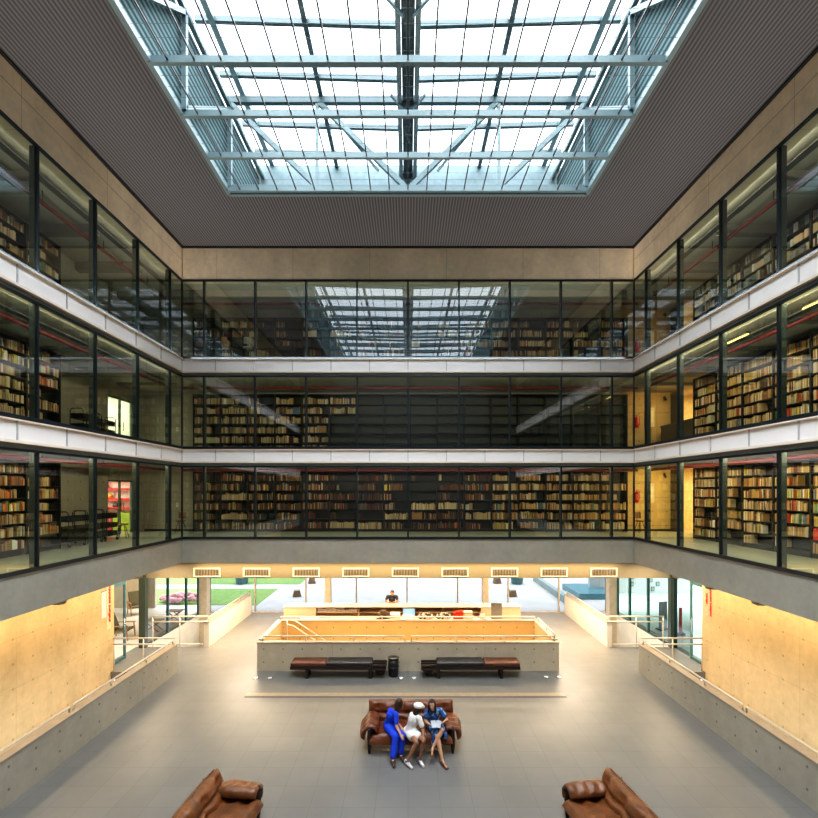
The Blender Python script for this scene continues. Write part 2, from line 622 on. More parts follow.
# ------------------------------------------------------------------ beams, slabs and fascias around the void
m = MB()
m.box(-XW - 0.45, XW + 0.45, YB, YB + 0.4, 3.3, 4.18)
struct('beam_back', m, C_LOW, 'grey concrete edge beam above the ground floor')
for s, nm in ((-1, 'beam_left'), (1, 'beam_right')):
    a, b = sorted((s * XW, s * (XW + 0.4)))
    m = MB(); m.box(a, b, -1.4, YB, 3.3, 4.18)
    struct(nm, m, C_LOW)
m = MB(); m.box(-XW - 0.45, XW + 0.45, YB, YB + 0.4, 13.81, CEIL + 0.1)
struct('upper_beam_back', m, concrete('concrete_beam_x', (0.86, 0.73, 0.54), var=0.3, joints=[(0, 2.84, 0.0, 0.006)]))
for s, nm in ((-1, 'upper_beam_left'), (1, 'upper_beam_right')):
    a, b = sorted((s * XW, s * (XW + 0.4)))
    m = MB(); m.box(a, b, -1.4, YB, 13.81, CEIL + 0.1)
    struct(nm, m, concrete('concrete_beam_y', (0.86, 0.73, 0.54), var=0.3, joints=[(2, 2.0, 13.52, 0.012), (1, 2.84, 0.0, 0.006)]))

# gallery slabs
for i, (z0, z1, gb, gt) in enumerate(LEV):
    bot = 3.42 if i == 0 else LEV[i - 1][1]
    m = MB()
    m.box(-XG - .2, XG + .2, YB + 0.02, YG + .2, bot, z0)
    for s in (-1, 1):
        a, b = sorted((s * (XW + 0.02), s * (XG + .2)))
        m.box(a, b, -1.4, YB + 0.02, bot, z0)
    struct('gallery_floor', m, M_GFLOOR)
m = MB()
m.box(-XG - .2, XG + .2, YB + 0.4, YG + .2, 13.95, 14.3)
for s in (-1, 1):
    a, b = sorted((s * (XW + 0.4), s * (XG + .2)))
    m.box(a, b, -1.4, YB + 0.4, 13.95, 14.3)
struct('gallery_ceiling', m, C_SLAB)
# plastered soffits of each gallery
for i, (z0, z1, gb, gt) in enumerate(LEV):
    m = MB()
    m.box(-XG, XG, YB + 0.4, YG, z1 - 0.012, z1 - 0.002)
    for s in (-1, 1):
        a, b = sorted((s * (XW + 0.4), s * XG))
        m.box(a, b, -1.4, YB + 0.4, z1 - 0.012, z1 - 0.002)
    struct('gallery_soffit', m, C_SLAB)

# white fascia bands at the two upper slabs (side, face z0..z1)
TR = 3
for zf0, zf1 in ((7.0, 7.5), (10.33, 10.83)):
    for side in ('back', 'left', 'right'):
        root = empty('trim_%d' % TR, (0, 0, 0), 0, 'white steel fascia band of the %s gallery edge' % side, None, None, 'structure')
        TR += 1
        face, lip, hd, jn = MB(), MB(), MB(), MB()

        def put(mb, n0, n1, z0, z1, a0=None, a1=None):
            """n0..n1: how far the piece stands out of the glass line towards the void"""
            if side == 'back':
                mb.box(-XW if a0 is None else a0, XW if a1 is None else a1, YB - n1, YB - n0, z0, z1)
            else:
                s = -1 if side == 'left' else 1
                a, b = sorted((s * (XW - n0), s * (XW - n1)))
                mb.box(a, b, -1.4 if a0 is None else a0, YB if a1 is None else a1, z0, z1)
        put(face, -0.02, 0.06, zf0 + 0.06, zf1 - 0.03)
        put(lip, -0.05, 0.13, zf1 - 0.03, zf1)
        put(lip, -0.02, 0.10, zf0, zf0 + 0.06)
        put(hd, -0.06, 0.0, zf0 - 0.13, zf0)
        face.build('fascia_plate', M_WHITE, root)
        lip.build('fascia_lip', M_WLIP, root)
        hd.build('header_angle', M_HEAD, root)
        for k in range(-6, 13):
            c = 0.0 + k * 1.42 if side == 'back' else YB - 0.15 - k * 1.42
            if (side == 'back' and abs(c) < XW) or (side != 'back' and -1.3 < c < YB):
                put(jn, 0.06, 0.085, zf0 + 0.06, zf1 - 0.03, c - 0.012, c + 0.012)
        jn.build('stiffener', plain('fascia_joint', (0.5, 0.5, 0.5), 0.5), root)

# ------------------------------------------------------------------ window walls of the galleries
WN = 1


def window_wall(side, gb, gt, lev):
    global WN
    root = empty('window_%d' % WN, (0, 0, 0), 0, 'glass wall of the %s gallery at the %s' % (GRP[lev], side), None, None, 'structure')
    WN += 1

    def P(a, n):           # a along the wall, n outwards from the void
        if side == 'back':
            return (a, YB + n)
        return ((-1 if side == 'left' else 1) * (XW + n), a)

    def bx(mb, a0, a1, n0, n1, z0, z1):
        p, q = P(a0, n0), P(a1, n1)
        mb.box(min(p[0], q[0]), max(p[0], q[0]), min(p[1], q[1]), max(p[1], q[1]), z0, z1)
    if side == 'back':
        stops = [-XW, -7.56] + [-7.56 + 1.89 * k for k in range(1, 8)] + [7.56, XW]
    else:
        stops = [16.14 - 1.93 * k for k in range(9, -1, -1)] + [YB]
    zt = gt
    for k in range(len(stops) - 1):
        a0, a1 = stops[k], stops[k + 1]
        p, q = P(a0, 0), P(a1, 0)
        mb = MB()
        mb.quad((p[0], p[1], gb), (q[0], q[1], gb), (q[0], q[1], zt), (p[0], p[1], zt))
        mb.build('glass_pane', M_GLASS, root)
    for k, a in enumerate(stops):
        if abs(a - (YB if side != 'back' else XW)) < 0.01 or (side == 'back' and k == 0):
            if side != 'back':
                s = -1 if side == 'left' else 1
                mb = MB(); mb.box(min(s * (XW - .03), s * (XW + .02)), max(s * (XW - .03), s * (XW + .02)), YB - .03, YB + .02, gb, zt)
                mb.build('corner_post', M_DARK, root)
            continue
        mb = MB(); bx(mb, a - 0.024, a + 0.024, -0.04, 0.02, gb, zt)
        o = mb.build('mullion', M_DARK, root)
        mb = MB(); bx(mb, a - 0.03, a + 0.03, 0.025, 0.15, gb + 0.01, zt - 0.01)
        mb.build('mullion_fin', M_FIN, o)
    lo, hi = stops[0], stops[-1]
    mb = MB(); bx(mb, lo, hi, -0.04, 0.03, gb - 0.06, gb + 0.03)
    mb.build('bottom_rail', M_DARK, root)
    mb = MB(); bx(mb, lo, hi, -0.04, 0.03, zt - 0.035, zt + 0.02)
    mb.build('top_rail', M_DARK, root)
    return root


for i, (z0, z1, gb, gt) in enumerate(LEV):
    for side in ('left', 'back', 'right'):
        window_wall(side, gb, gt, i)
# thin bright sill on top of the low beam
m = MB()
m.box(-XW, XW, YB - 0.02, YB + .05, 4.16, 4.185)
m.box(-XW - .05, -XW + 0.02, -1.4, YB, 4.16, 4.185)
m.box(XW - 0.02, XW + .05, -1.4, YB, 4.16, 4.185)
struct('trim_%d' % TR, m, plain('sill_metal', (0.35, 0.37, 0.38), 0.4, 0.5)); TR += 1

# ------------------------------------------------------------------ rear walls of the galleries
M_YEL = concrete('concrete_gallery_warm', (0.62, 0.47, 0.22), u=0, v=2, holes=(0.61, 0.1, 0.62, 0.4), var=0.1)
for i, (z0, z1, gb, gt) in enumerate(LEV):
    m = MB(); m.box(-XG, 9.3, YG, YG + 0.2, z0, z1)
    struct('wall_back', m, C_GAL_F)
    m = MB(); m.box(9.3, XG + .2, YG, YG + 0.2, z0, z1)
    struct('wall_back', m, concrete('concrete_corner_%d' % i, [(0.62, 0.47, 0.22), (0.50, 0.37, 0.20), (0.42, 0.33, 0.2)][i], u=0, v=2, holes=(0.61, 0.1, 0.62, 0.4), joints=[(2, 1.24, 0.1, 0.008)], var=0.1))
    # left gallery: wall with a doorway between y 17.6 and 19.4
    dz = z0 + (2.2 if i < 2 else 2.1)
    m = MB()
    m.box(-XG - .2, -XG, -1.4, 17.75, z0, z1)
    m.box(-XG - .2, -XG, 19.45, YG, z0, z1)
    m.box(-XG - .2, -XG, 17.75, 19.45, dz, z1)
    struct('wall_left', m, C_GAL_S)
    # right gallery: wall with an opening towards a bright lobby
    m = MB()
    m.box(XG, XG + .2, -1.4, 17.35, z0, z1)
    m.box(XG, XG + .2, 19.7, YG, z0, z1)
    struct('wall_right', m, C_GAL_S)
    # lobby behind the right opening
    m = MB()
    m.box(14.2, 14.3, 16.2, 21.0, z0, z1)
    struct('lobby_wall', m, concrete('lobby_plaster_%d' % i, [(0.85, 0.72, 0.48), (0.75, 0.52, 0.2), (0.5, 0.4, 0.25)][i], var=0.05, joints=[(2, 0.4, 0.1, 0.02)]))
    m = MB()
    m.box(XG + .2, 14.3, 16.1, 16.2, z0, z1); m.box(XG + .2, 14.3, 21.0, 21.1, z0, z1)
    struct('lobby_wall', m, plain('lobby_white', (0.75, 0.62, 0.38), 0.6))
    m = MB(); m.box(XG + .2, 14.3, 16.1, 21.1, z0 - 0.1, z0); m.box(XG + .2, 14.3, 16.1, 21.1, z1, z1 + .1)
    struct('lobby_floor', m, plain('lobby_floor_tan', (0.55, 0.40, 0.2), 0.6))
    # room behind the left doorway
    m = MB()
    m.box(-15.2, -15.1, 16.6, 20.6, z0, z1)
    m.box(-15.2, -XG - .2, 16.5, 16.6, z0, z1); m.box(-15.2, -XG - .2, 20.6, 20.7, z0, z1)
    m.box(-15.2, -XG - .2, 16.5, 20.7, z1, z1 + .1)
    struct('side_room_wall', m, plain('side_room_plaster', (0.75, 0.76, 0.70), 0.7))
    m = MB(); m.box(-15.2, -XG - .2, 16.5, 20.7, z0 - .1, z0)
    struct('side_room_floor', m, plain('side_room_floor', (0.6, 0.42, 0.24), 0.5))
    # dark skirting
    m = MB(); m.box(-XG + .01, -9.4, YG - .02, YG - .001, z0, z0 + .08); m.box(9.6, XG - .01, YG - .02, YG - .001, z0, z0 + .08)
    struct('baseboard_%s' % GRP[i], m, M_DARK)

# ground floor ceiling: dropped soffit behind the bulkhead
m = MB()
m.box(-16, 16, 17.62, 23.0, 2.66, 2.76)
struct('ceiling_low', m, plain('cream_soffit', (0.60, 0.50, 0.34), 0.7, 0, 0.05))
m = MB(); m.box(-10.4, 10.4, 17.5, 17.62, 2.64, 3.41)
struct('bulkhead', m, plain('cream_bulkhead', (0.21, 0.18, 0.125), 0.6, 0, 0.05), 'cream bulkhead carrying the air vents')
m = MB()
m.box(-XG - .2, XG + .2, 17.4, 23.0, 3.41, 3.42)
for s in (-1, 1):
    a, b = sorted((s * 8.77, s * 12))
    m.box(a, b, -1.4, 17.4, 3.30, 3.41)
struct('ceiling_ground', m, plain('cream_ceiling', (0.55, 0.47, 0.33), 0.7, 0, 0.05))

# main ceiling around the skylight opening
SKX, SKY0, SKY1, SKM = 5.45, -1.0, 14.0, -10.0
m = MB()
m.box(-XW, -SKX, -1.4, YB, CEIL, CEIL + 0.06)
m.box(SKX, XW, -1.4, YB, CEIL, CEIL + 0.06)
m.box(-SKX, SKX, SKY1, YB, CEIL, CEIL + 0.06)
m.box(-SKX, SKX, -1.6, SKY0, CEIL, CEIL + 0.06)
struct('ceiling', m, M_CEIL, 'dark ribbed ceiling around the skylight')
m = MB()
for s in (-1, 1):
    m.box(min(s * (XW - .07), s * XW), max(s * (XW - .07), s * XW), -1.4, YB, CEIL - .05, CEIL - .005)
m.box(-XW + .07, XW - .07, YB - .07, YB, CEIL - .05, CEIL - .005)
struct('trim_%d' % TR, m, M_BLACK); TR += 1  # black strip stands in for the shadow gap at the ceiling edge
# roof cover outside the skylight so that no daylight leaks in
m = MB()
m.box(-13, -SKX - .3, SKM - .6, 21, 17.9, 18.0); m.box(SKX + .3, 13, SKM - .6, 21, 17.9, 18.0)
m.box(-SKX - .3, SKX + .3, 17.1, 21, 17.9, 18.0); m.box(-SKX - .3, SKX + .3, SKM - .6, SKM - .1, 17.9, 18.0)
struct('roof', m, C_DARK)

# ------------------------------------------------------------------ skylight
M_STEEL = plain('pale_blue_steel', (0.15, 0.22, 0.235), 0.45, 0.1, 0.06)
M_STEEL2 = plain('grey_blue_steel', (0.07, 0.115, 0.125), 0.45, 0.1, 0.08)


def clad_material():
    k = NT('ribbed_cladding')
    d = k.cell(k.axis(2), 0.17, 0.0)
    s = k.ramp(d, 0.02, 0.06, 0.0, 1.0)
    col = k.mix(s, (0.15, 0.22, 0.23), (0.03, 0.058, 0.062))
    k.principled(col, 0.8, spec=0.05)
    return k.m


sky = empty('skylight', (0, 9, CEIL), 0, 'large glazed skylight with pale steel trusses', None, None, 'structure')
O = Vector((0, 9, CEIL))


def sb(name, mat, *bars):
    mb = MB()
    for p, q, w, h in bars:
        mb.bar(Vector(p) - O, Vector(q) - O, w, h)
    return mb.build(name, mat, sky)


ZR, ZT = 18.05, 17.75      # roof glass at the edge, top chord
YE = 16.9
for s in (-1, 1):
    mb = MB(); mb.box(s * SKX - .03 + s * .05, s * SKX + .03 + s * .05, SKM - 9, YE - 9, 0.05, ZR - .55 - CEIL)
    mb.build('cladding_panel', clad_material() if s < 0 else bpy.data.materials['ribbed_cladding'], sky)
mb = MB(); mb.box(-SKX, SKX, YE - 9, YE + .06 - 9, 0.05, ZR - .1 - CEIL)
mb.build('end_panel', plain('pale_end_panel', (0.20, 0.28, 0.30), 0.6), sky)
mb = MB(); mb.box(-SKX, SKX, SKM - 9 - .06, SKM - 9, 0.05, ZR - .1 - CEIL)
mb.build('end_panel', MATS['pale_end_panel'], sky)
# edge frame at ceiling level
for p, q in (((-SKX, SKY0, 15.05), (-SKX, SKY1, 15.05)), ((SKX, SKY0, 15.05), (SKX, SKY1, 15.05)), ((-SKX, SKY1, 15.05), (SKX, SKY1, 15.05))):
    sb('edge_beam', M_STEEL, (p, q, 0.12, 0.14))
# bottom ties
for y in (13.8, 12.42, 11.04, 9.66, 8.28, 6.9, 5.52, 4.14, 2.76, 1.38, 0.0):
    sb('tie_beam', M_STEEL, ((-SKX, y, 15.04), (SKX, y, 15.04), 0.09, 0.15))
# side trusses
for s in (-1, 1):
    x = s * (SKX - .1)
    sb('top_chord', M_STEEL, ((x, SKM, ZT - .25), (x, YE, ZT - .25), 0.12, 0.12))
    for y in (13.8, 11.0, 8.2, 5.4, 2.6):
        sb('truss_post', M_STEEL, ((x, y, 15.1), (x, y, ZT - .25), 0.11, 0.11))
        if y > 5.5:
            sb('truss_brace', M_STEEL, ((x, y - 2.8, 15.15), (x, y, ZT - .3), 0.11, 0.11))
# cross truss near the far end
y = 13.85
sb('top_chord', M_STEEL2, ((-SKX, y, ZT), (SKX, y, ZT), 0.14, 0.2))
sb('bottom_chord', M_STEEL, ((-SKX, y, 15.1), (SKX, y, 15.1), 0.14, 0.14))
for s in (-1, 1):
    sb('truss_brace', M_STEEL, ((s * 5.4, y, ZT - .05), (s * 2.75, y, 15.15), 0.12, 0.14))
    sb('truss_brace', M_STEEL, ((s * 2.7, y, ZT - .05), (s * 0.1, y, 15.15), 0.12, 0.14))
    sb('truss_brace', M_STEEL, ((s * 2.45, y + .1, ZT - .2), (s * 0.9, y + .1, 15.7), 0.06, 0.06))
    sb('truss_post', M_STEEL, ((s * 2.74, y, 15.15), (s * 2.74, y, ZT), 0.1, 0.1))
# roof beams running to the far end
for s in (-1, 1):
    sb('roof_beam', M_STEEL2, ((s * 2.62, SKM, 17.95), (s * 2.62, YE, 17.95), 0.13, 0.2))
    sb('roof_beam', M_STEEL, ((s * 5.0, SKM, 18.0), (s * 5.0, YE, 18.0), 0.16, 0.14))
# central gutter: box with two flanges and a downpipe
for s in (-1, 1):
    sb('gutter_flange', plain('gutter_steel', (0.17, 0.23, 0.235), 0.5, 0, .06), ((s * .25, SKM, 17.6), (s * .25, YE, 17.6), 0.13, 0.35))
sb('gutter_trough', M_STEEL, ((0, SKM, 17.72), (0, YE, 17.72), 0.34, 0.1))
sb('gutter_pipe', M_STEEL2, ((0, SKM, 17.5), (0, YE, 17.5), 0.1, 0.12))
for s in (-1, 1):
    for yy in (10.9, 13.6):
        sb('gutter_bracket', M_STEEL, ((s * .1, yy, 17.25), (s * .5, yy, 17.7), 0.1, 0.05))
# purlins carry the glass and fall towards the gutter
for y in (16.35, 15.1, 13.3, 11.75, 10.2, 8.6, 7.0, 5.4, 3.8, 2.2, .6, -1.0, -2.6, -4.2, -5.8, -7.4):
    for s in (-1, 1):
        sb('purlin', M_STEEL2, ((s * 0.3, y, 17.9), (s * SKX, y, 18.05), 0.1, 0.14))
sb('purlin', M_STEEL, ((-SKX, 12.55, 17.6), (SKX, 12.55, 17.6), 0.06, 0.06))
M_SKYGL = glass('skylight_glazing', (0.97, 0.98, 0.99), 0.02, 0.4)
ys = [SKM, -4.2, .6, 5.4, 8.6, 11.75, 13.3, 15.1, YE]
for s in (-1, 1):
    for a, b in zip(ys, ys[1:]):
        mb = MB()
        mb.quad((s * .2, a - 9, 17.99 - CEIL), (s * SKX, a - 9, 18.14 - CEIL), (s * SKX, b - 9, 18.14 - CEIL), (s * .2, b - 9, 17.99 - CEIL))
        mb.build('glass_pane', M_SKYGL, sky)
# fine cables of the sun grid below the trusses
M_CABLE = plain('dark_grid_cable', (0.01, 0.012, 0.02), 0.5)
for k in range(-9, 10):
    x = k * 0.56
    mb = MB(); mb.bar(Vector((x, SKY0, 15.02)) - O, Vector((x, SKY1, 15.02)) - O, 0.03, 0.03)
    mb.build('grid_cable', M_CABLE, sky)
M_FINE = plain('pale_grid_rod', (0.06, 0.085, 0.095), 0.5)
mb = MB()
for k in range(54):
    yy = SKY0 + 0.1 + k * 0.28
    mb.bar(Vector((-SKX, yy, 15.05)) - O, Vector((SKX, yy, 15.05)) - O, 0.005, 0.005)
tag(mb.build('grid_rods', M_FINE, sky), 'fine cross rods of the sun grid')
# ------------------------------------------------------------------ bookcases and books of the galleries
CASE_D = 0.30
CASE_H = 2.62


def case_meshes(w, rows, base):
    k = {}
    mb = MB(); mb.box(0, 0.025, 0, CASE_D, 0, CASE_H); k['side'] = mb
    mb = MB(); mb.box(0.025, w - 0.025, CASE_D - 0.012, CASE_D, 0, CASE_H); k['back'] = mb
    mb = MB(); mb.box(0.025, w - 0.025, 0.01, CASE_D - 0.012, -0.02, 0.0); k['shelf'] = mb
    mb = MB(); mb.box(0.025, w - 0.025, 0.03, CASE_D - 0.02, 0.0, base - 0.02); k['plinth'] = mb
    return k


PROTO = {}
M_CASE = plain('black_shelf_steel', (0.016, 0.017, 0.016), 0.55, 0.1, 0.1)
M_CASE_E = plain('empty_shelf_back', (0.07, 0.078, 0.062), 0.6, 0.0, 0.1)


def bookcase(origin, rz, w, rows, base, label, group, back_mat=None):
    """local x along the case, local -y towards the hall"""
    key = (round(w, 3), rows, round(base, 3), back_mat is None)
    pitch = (CASE_H - base) / rows
    if key not in PROTO:
        k = case_meshes(w, rows, base)
        root = empty('bookcase', origin, rz, label, 'bookcase', group)
        a = k['side'].build('side_panel', M_CASE, root)
        b = a.copy(); COL.objects.link(b); b.location = (w - 0.025, 0, 0)
        k['back'].build('back_panel', back_mat or M_CASE, root)
        k['plinth'].build('plinth', M_CASE, root)
        s = k['shelf'].build('shelf', M_CASE, root)
        s.location = (0, 0, base)
        for r in range(1, rows + 1):
            c = s.copy(); COL.objects.link(c); c.location = (0, 0, base + r * pitch)
        PROTO[key] = (root, [o for o in COL.objects if o.parent == root])
    else:
        p, kids = PROTO[key]
        root = p.copy(); COL.objects.link(root)
        root.location = origin
        root.rotation_euler = (0, 0, rz)
        tag(root, label, 'bookcase', group)
        for ch in kids:
            c = ch.copy(); COL.objects.link(c); c.parent = root
    return root, pitch


PAL = {
    'tan': [(0.44, 0.28, 0.12), (0.55, 0.38, 0.19), (0.33, 0.19, 0.08), (0.58, 0.44, 0.26), (0.22, 0.11, 0.05), (0.48, 0.31, 0.10), (0.38, 0.2, 0.08)],
    'cream': [(0.66, 0.55, 0.36), (0.60, 0.47, 0.28), (0.70, 0.62, 0.46), (0.52, 0.41, 0.24)],
    'brown': [(0.10, 0.05, 0.03), (0.16, 0.07, 0.04), (0.07, 0.04, 0.03), (0.22, 0.11, 0.06), (0.13, 0.03, 0.025)],
    'dark': [(0.05, 0.05, 0.05), (0.09, 0.06, 0.05), (0.04, 0.06, 0.07), (0.14, 0.03, 0.03), (0.16, 0.15, 0.13)],
    'bright': [(0.55, 0.06, 0.04), (0.62, 0.18, 0.05), (0.10, 0.22, 0.33), (0.14, 0.30, 0.14), (0.70, 0.62, 0.12), (0.75, 0.75, 0.72), (0.60, 0.32, 0.06)],
    'grey': [(0.20, 0.23, 0.25), (0.30, 0.33, 0.34), (0.55, 0.56, 0.54), (0.12, 0.15, 0.17)],
}


def pick(mix):
    t = RND.random()
    for nm, p in mix:
        if t < p:
            c = RND.choice(PAL[nm])
            j = RND.uniform(0.8, 1.2)
            return tuple(min(1, x * j) for x in c)
        t -= p
    return RND.choice(PAL['tan'])


def colour_word(c):
    r, g, b = c
    l = 0.3 * r + 0.6 * g + 0.1 * b
    mx, mn = max(c), min(c)
    sat = (mx - mn) / max(mx, 1e-4)
    if sat < 0.3:
        return 'white' if l > 0.6 else 'pale grey' if l > 0.36 else 'grey' if l > 0.15 else 'black' if l < 0.07 else 'dark grey'
    if b >= r and b >= g:
        return 'blue' if l > 0.12 else 'dark blue'
    if g > r and g > b:
        return 'green'
    if g < 0.36 * r and b < 0.4 * r:
        return 'red' if r > 0.35 else 'dark red'
    if g > 0.82 * r and b < 0.45 * r:
        return 'yellow'
    if r > 0.5 and g < 0.58 * r:
        return 'orange'
    if l > 0.5:
        return 'cream'
    if l > 0.27:
        return 'tan'
    if l > 0.12:
        return 'brown'
    return 'dark brown'


BOOKS = []    # every book: world frame of its case plus its box


def fill_row(frame, w, z, room, mix, where, density=1.0, tall=(0.62, 0.86), thick=(0.017, 0.044), block=None):
    org, rz = frame
    a = 0.035 + RND.uniform(0, 0.03)
    end = w - 0.035
    n = 0
    if density <= 0:
        return
    gap_at = RND.uniform(0.45, 1.0) * w * density if density < 1 else (RND.uniform(0.6, 0.97) * w if RND.random() < 0.3 else w)
    run = None
    while a < min(end, gap_at):
        if run is None or RND.random() < 0.24:
            run = (RND.uniform(*tall), RND.uniform(*thick), pick(mix), RND.random() < 0.25)
        t = run[1] * RND.uniform(0.75, 1.3)
        if block:
            t = RND.uniform(*block)
        if a + t > end:
            break
        h = room * min(0.95, run[0] * RND.uniform(0.9, 1.08))
        c = tuple(min(1, x * RND.uniform(0.85, 1.15)) for x in run[2]) if run[3] else pick(mix)
        n += 1
        lean = 0.0
        if RND.random() < 0.05 and not block:
            lean = RND.uniform(-0.2, -0.08)
        BOOKS.append([org, rz, a, t * 0.96, h, RND.uniform(0.17, 0.23), z, c, lean, where, n])
        a += t + (abs(lean) * h if lean else 0.0) + (0.0 if RND.random() > 0.03 else RND.uniform(0.02, 0.12))


SIDE_PALS = {
    ('right', 0): [('tan', .55), ('cream', .2), ('brown', .15), ('bright', .1)],
    ('right', 1): [('tan', .5), ('cream', .32), ('brown', .1), ('bright', .08)],
    ('right', 2): [('grey', .4), ('cream', .25), ('dark', .25), ('tan', .1)],
    ('left', 0): [('tan', .42), ('brown', .25), ('cream', .18), ('bright', .15)],
    ('left', 1): [('cream', .4), ('tan', .35), ('brown', .13), ('bright', .12)],
    ('left', 2): [('tan', .35), ('dark', .25), ('bright', .2), ('cream', .2)],
}
BACK_W = 1.178
for lev, (z0, z1, gb, gt) in enumerate(LEV):
    g = GRP[lev]
    # side galleries
    for side in ('right', 'left'):
        s = 1 if side == 'right' else -1
        y_far = 17.17 if side == 'right' else 14.1
        n = 5 if side == 'right' else 2
        for k in range(n):
            w = 1.25
            rows = 7
            base = 0.13 + (0.05 if k % 2 else 0.0)
            hz = 0.0
            if side == 'right':
                org, rz = (10.66, y_far - k * w, z0), -PI / 2
            else:
                org, rz = (-10.66, y_far - (k + 1) * w, z0), PI / 2
            case_txt = '%s bookcase from the rear corner' % ordw(k + 1)
            root, pitch = bookcase(org, rz, w, rows, base, 'black steel bookcase of books, %s from the %s in the %s %s gallery' % (ordw(k + 1), 'rear corner' if side == 'right' else 'concrete wall', g, side), 'bookcases along the side galleries')
            for r in range(rows):
                mix = SIDE_PALS[(side, lev)]
                if RND.random() < 0.25:
                    mix = [(RND.choice(['cream', 'brown', 'tan', 'bright']), 0.6)] + [(a, b * 0.4) for a, b in mix]
                dens = 1.0 if RND.random() > 0.12 else RND.uniform(0.3, 0.8)
                blk = None
                if side == 'right' and lev == 2 and k in (3, 4, 2) and RND.random() < 0.75:
                    blk, mix, dens = (0.06, 0.16), [('grey', .55), ('cream', .2), ('dark', .25)], 1.0
                if r == 0 and lev == 0 and RND.random() < 0.5:
                    dens = 0.5
                where = (rows - r, k + 1, side, g, 'rear corner' if side == 'right' else 'concrete wall')
                fill_row((org, rz), w, z0 + base + r * pitch, pitch - 0.03, mix, where, dens, block=blk, tall=(0.7, 0.9) if side == 'right' else (0.6, 0.88))
    # back gallery
    for k in range(16):
        rows, base = 6, 0.10 + (0.04 if k in (4, 5, 9, 12) else 0.0)
        org = (-9.32 + k * BACK_W, 19.9, z0)
        is_empty = lev == 1 and k >= 5
        root, pitch = bookcase(org, 0.0, BACK_W, rows, base, '%s bookcase, %s from the left along the back of the %s gallery' % ('bare black steel' if is_empty else 'black steel', ordw(k + 1), g), 'bookcases along the back galleries', M_CASE_E if is_empty else None)
        for r in range(rows):
            where = (rows - r, k + 1, 'back', g, 'left')
            if lev == 0:
                if k >= 11:
                    mix = [('tan', .5), ('cream', .28), ('brown', .12), ('bright', .1)]
                elif k in (5, 6, 8, 9, 10):
                    mix = [('brown', .6), ('dark', .22), ('tan', .12), ('bright', .06)]
                else:
                    mix = [('brown', .42), ('tan', .25), ('dark', .18), ('cream', .10), ('bright', .05)]
                if RND.random() < 0.16:
                    mix = [('cream', .8), ('tan', .2)]
                dens = 1.0 if RND.random() > 0.2 else RND.uniform(0.2, 0.85)
                if k == 8 and r in (3, 4):
                    dens = 0
            elif lev == 1:
                if k >= 6 or (k == 5 and r < 4) or (k == 4 and False):
                    dens = 0
                    mix = []
                else:
                    mix = [('tan', .4), ('cream', .38), ('brown', .14), ('bright', .08)]
                    dens = 1.0 if RND.random() > 0.15 else RND.uniform(0.4, 0.9)
                    if k == 2 and r == 5:
                        dens = 0.5
            else:
                if k >= 10:
                    mix = [('tan', .45), ('cream', .2), ('brown', .25), ('bright', .1)]
                    dens = 1.0 if RND.random() > 0.3 else RND.uniform(0.2, 0.8)
                else:
                    mix = [('brown', .6), ('dark', .25), ('tan', .1), ('cream', .05)]
                    dens = RND.choice([1.0, 0.9, 0.6, 0.4, 0.8])
                    if RND.random() < 0.15:
                        mix = [('cream', .9)]
            fill_row((org, 0.0), BACK_W, z0 + base + r * pitch, pitch - 0.03, mix, where, dens, tall=(0.55, 0.8))


def book_pt(b, la, ly, lz):
    org, rz = b[0], b[1]
    c, s = math.cos(rz), math.sin(rz)
    return (org[0] + c * la - s * ly, org[1] + s * la + c * ly, lz)


def seen_area(b):
    """size on the photograph of the book's spine, 0 when it falls outside the frame or behind steel"""
    a, t, h, z = b[2], b[3], b[4], b[6]
    q = []
    for la, lz in ((a, z), (a + t, z), (a + t, z + h), (a, z + h)):
        p = book_pt(b, la, 0.04, lz)
        q.append((408 + p[0] * F / p[1], 490 - (p[2] - H) * F / p[1]))
    if any(not (3 < x < 815) for x, y in q):
        return 0
    m = book_pt(b, a + t / 2, 0.04, z + h * 0.5)
    side = b[9][2]
    if side == 'back':
        f = YB / m[1]
        along = m[0] * f
        stops = [-7.56 + 1.89 * k for k in range(9)]
    else:
        f = XW / abs(m[0])
        along = m[1] * f
        stops = [16.14 - 1.93 * k for k in range(10)]
    zz = H + (m[2] - H) * f
    lev = GRP.index(b[9][3])
    if not (LEV[lev][2] + 0.12 < zz < LEV[lev][3] - 0.1):
        return 0
    if side == 'back':
        if min(abs(along - s) for s in stops) < 0.07:
            return 0
    else:
        for s in stops:
            f2 = (XW + 0.15) / abs(m[0])
            if min(s - .05, 99) < along < s + .05 or (m[1] * f2 - s) * (along - s) < 0:
                return 0
    ar = 0
    for i in range(4):
        x1, y1 = q[i]; x2, y2 = q[(i + 1) % 4]
        ar += x1 * y2 - x2 * y1
    return abs(ar) / 2


for b in BOOKS:
    b.append(seen_area(b))
order = sorted(range(len(BOOKS)), key=lambda i: -BOOKS[i][11])
CHOSEN = set(order[:300])

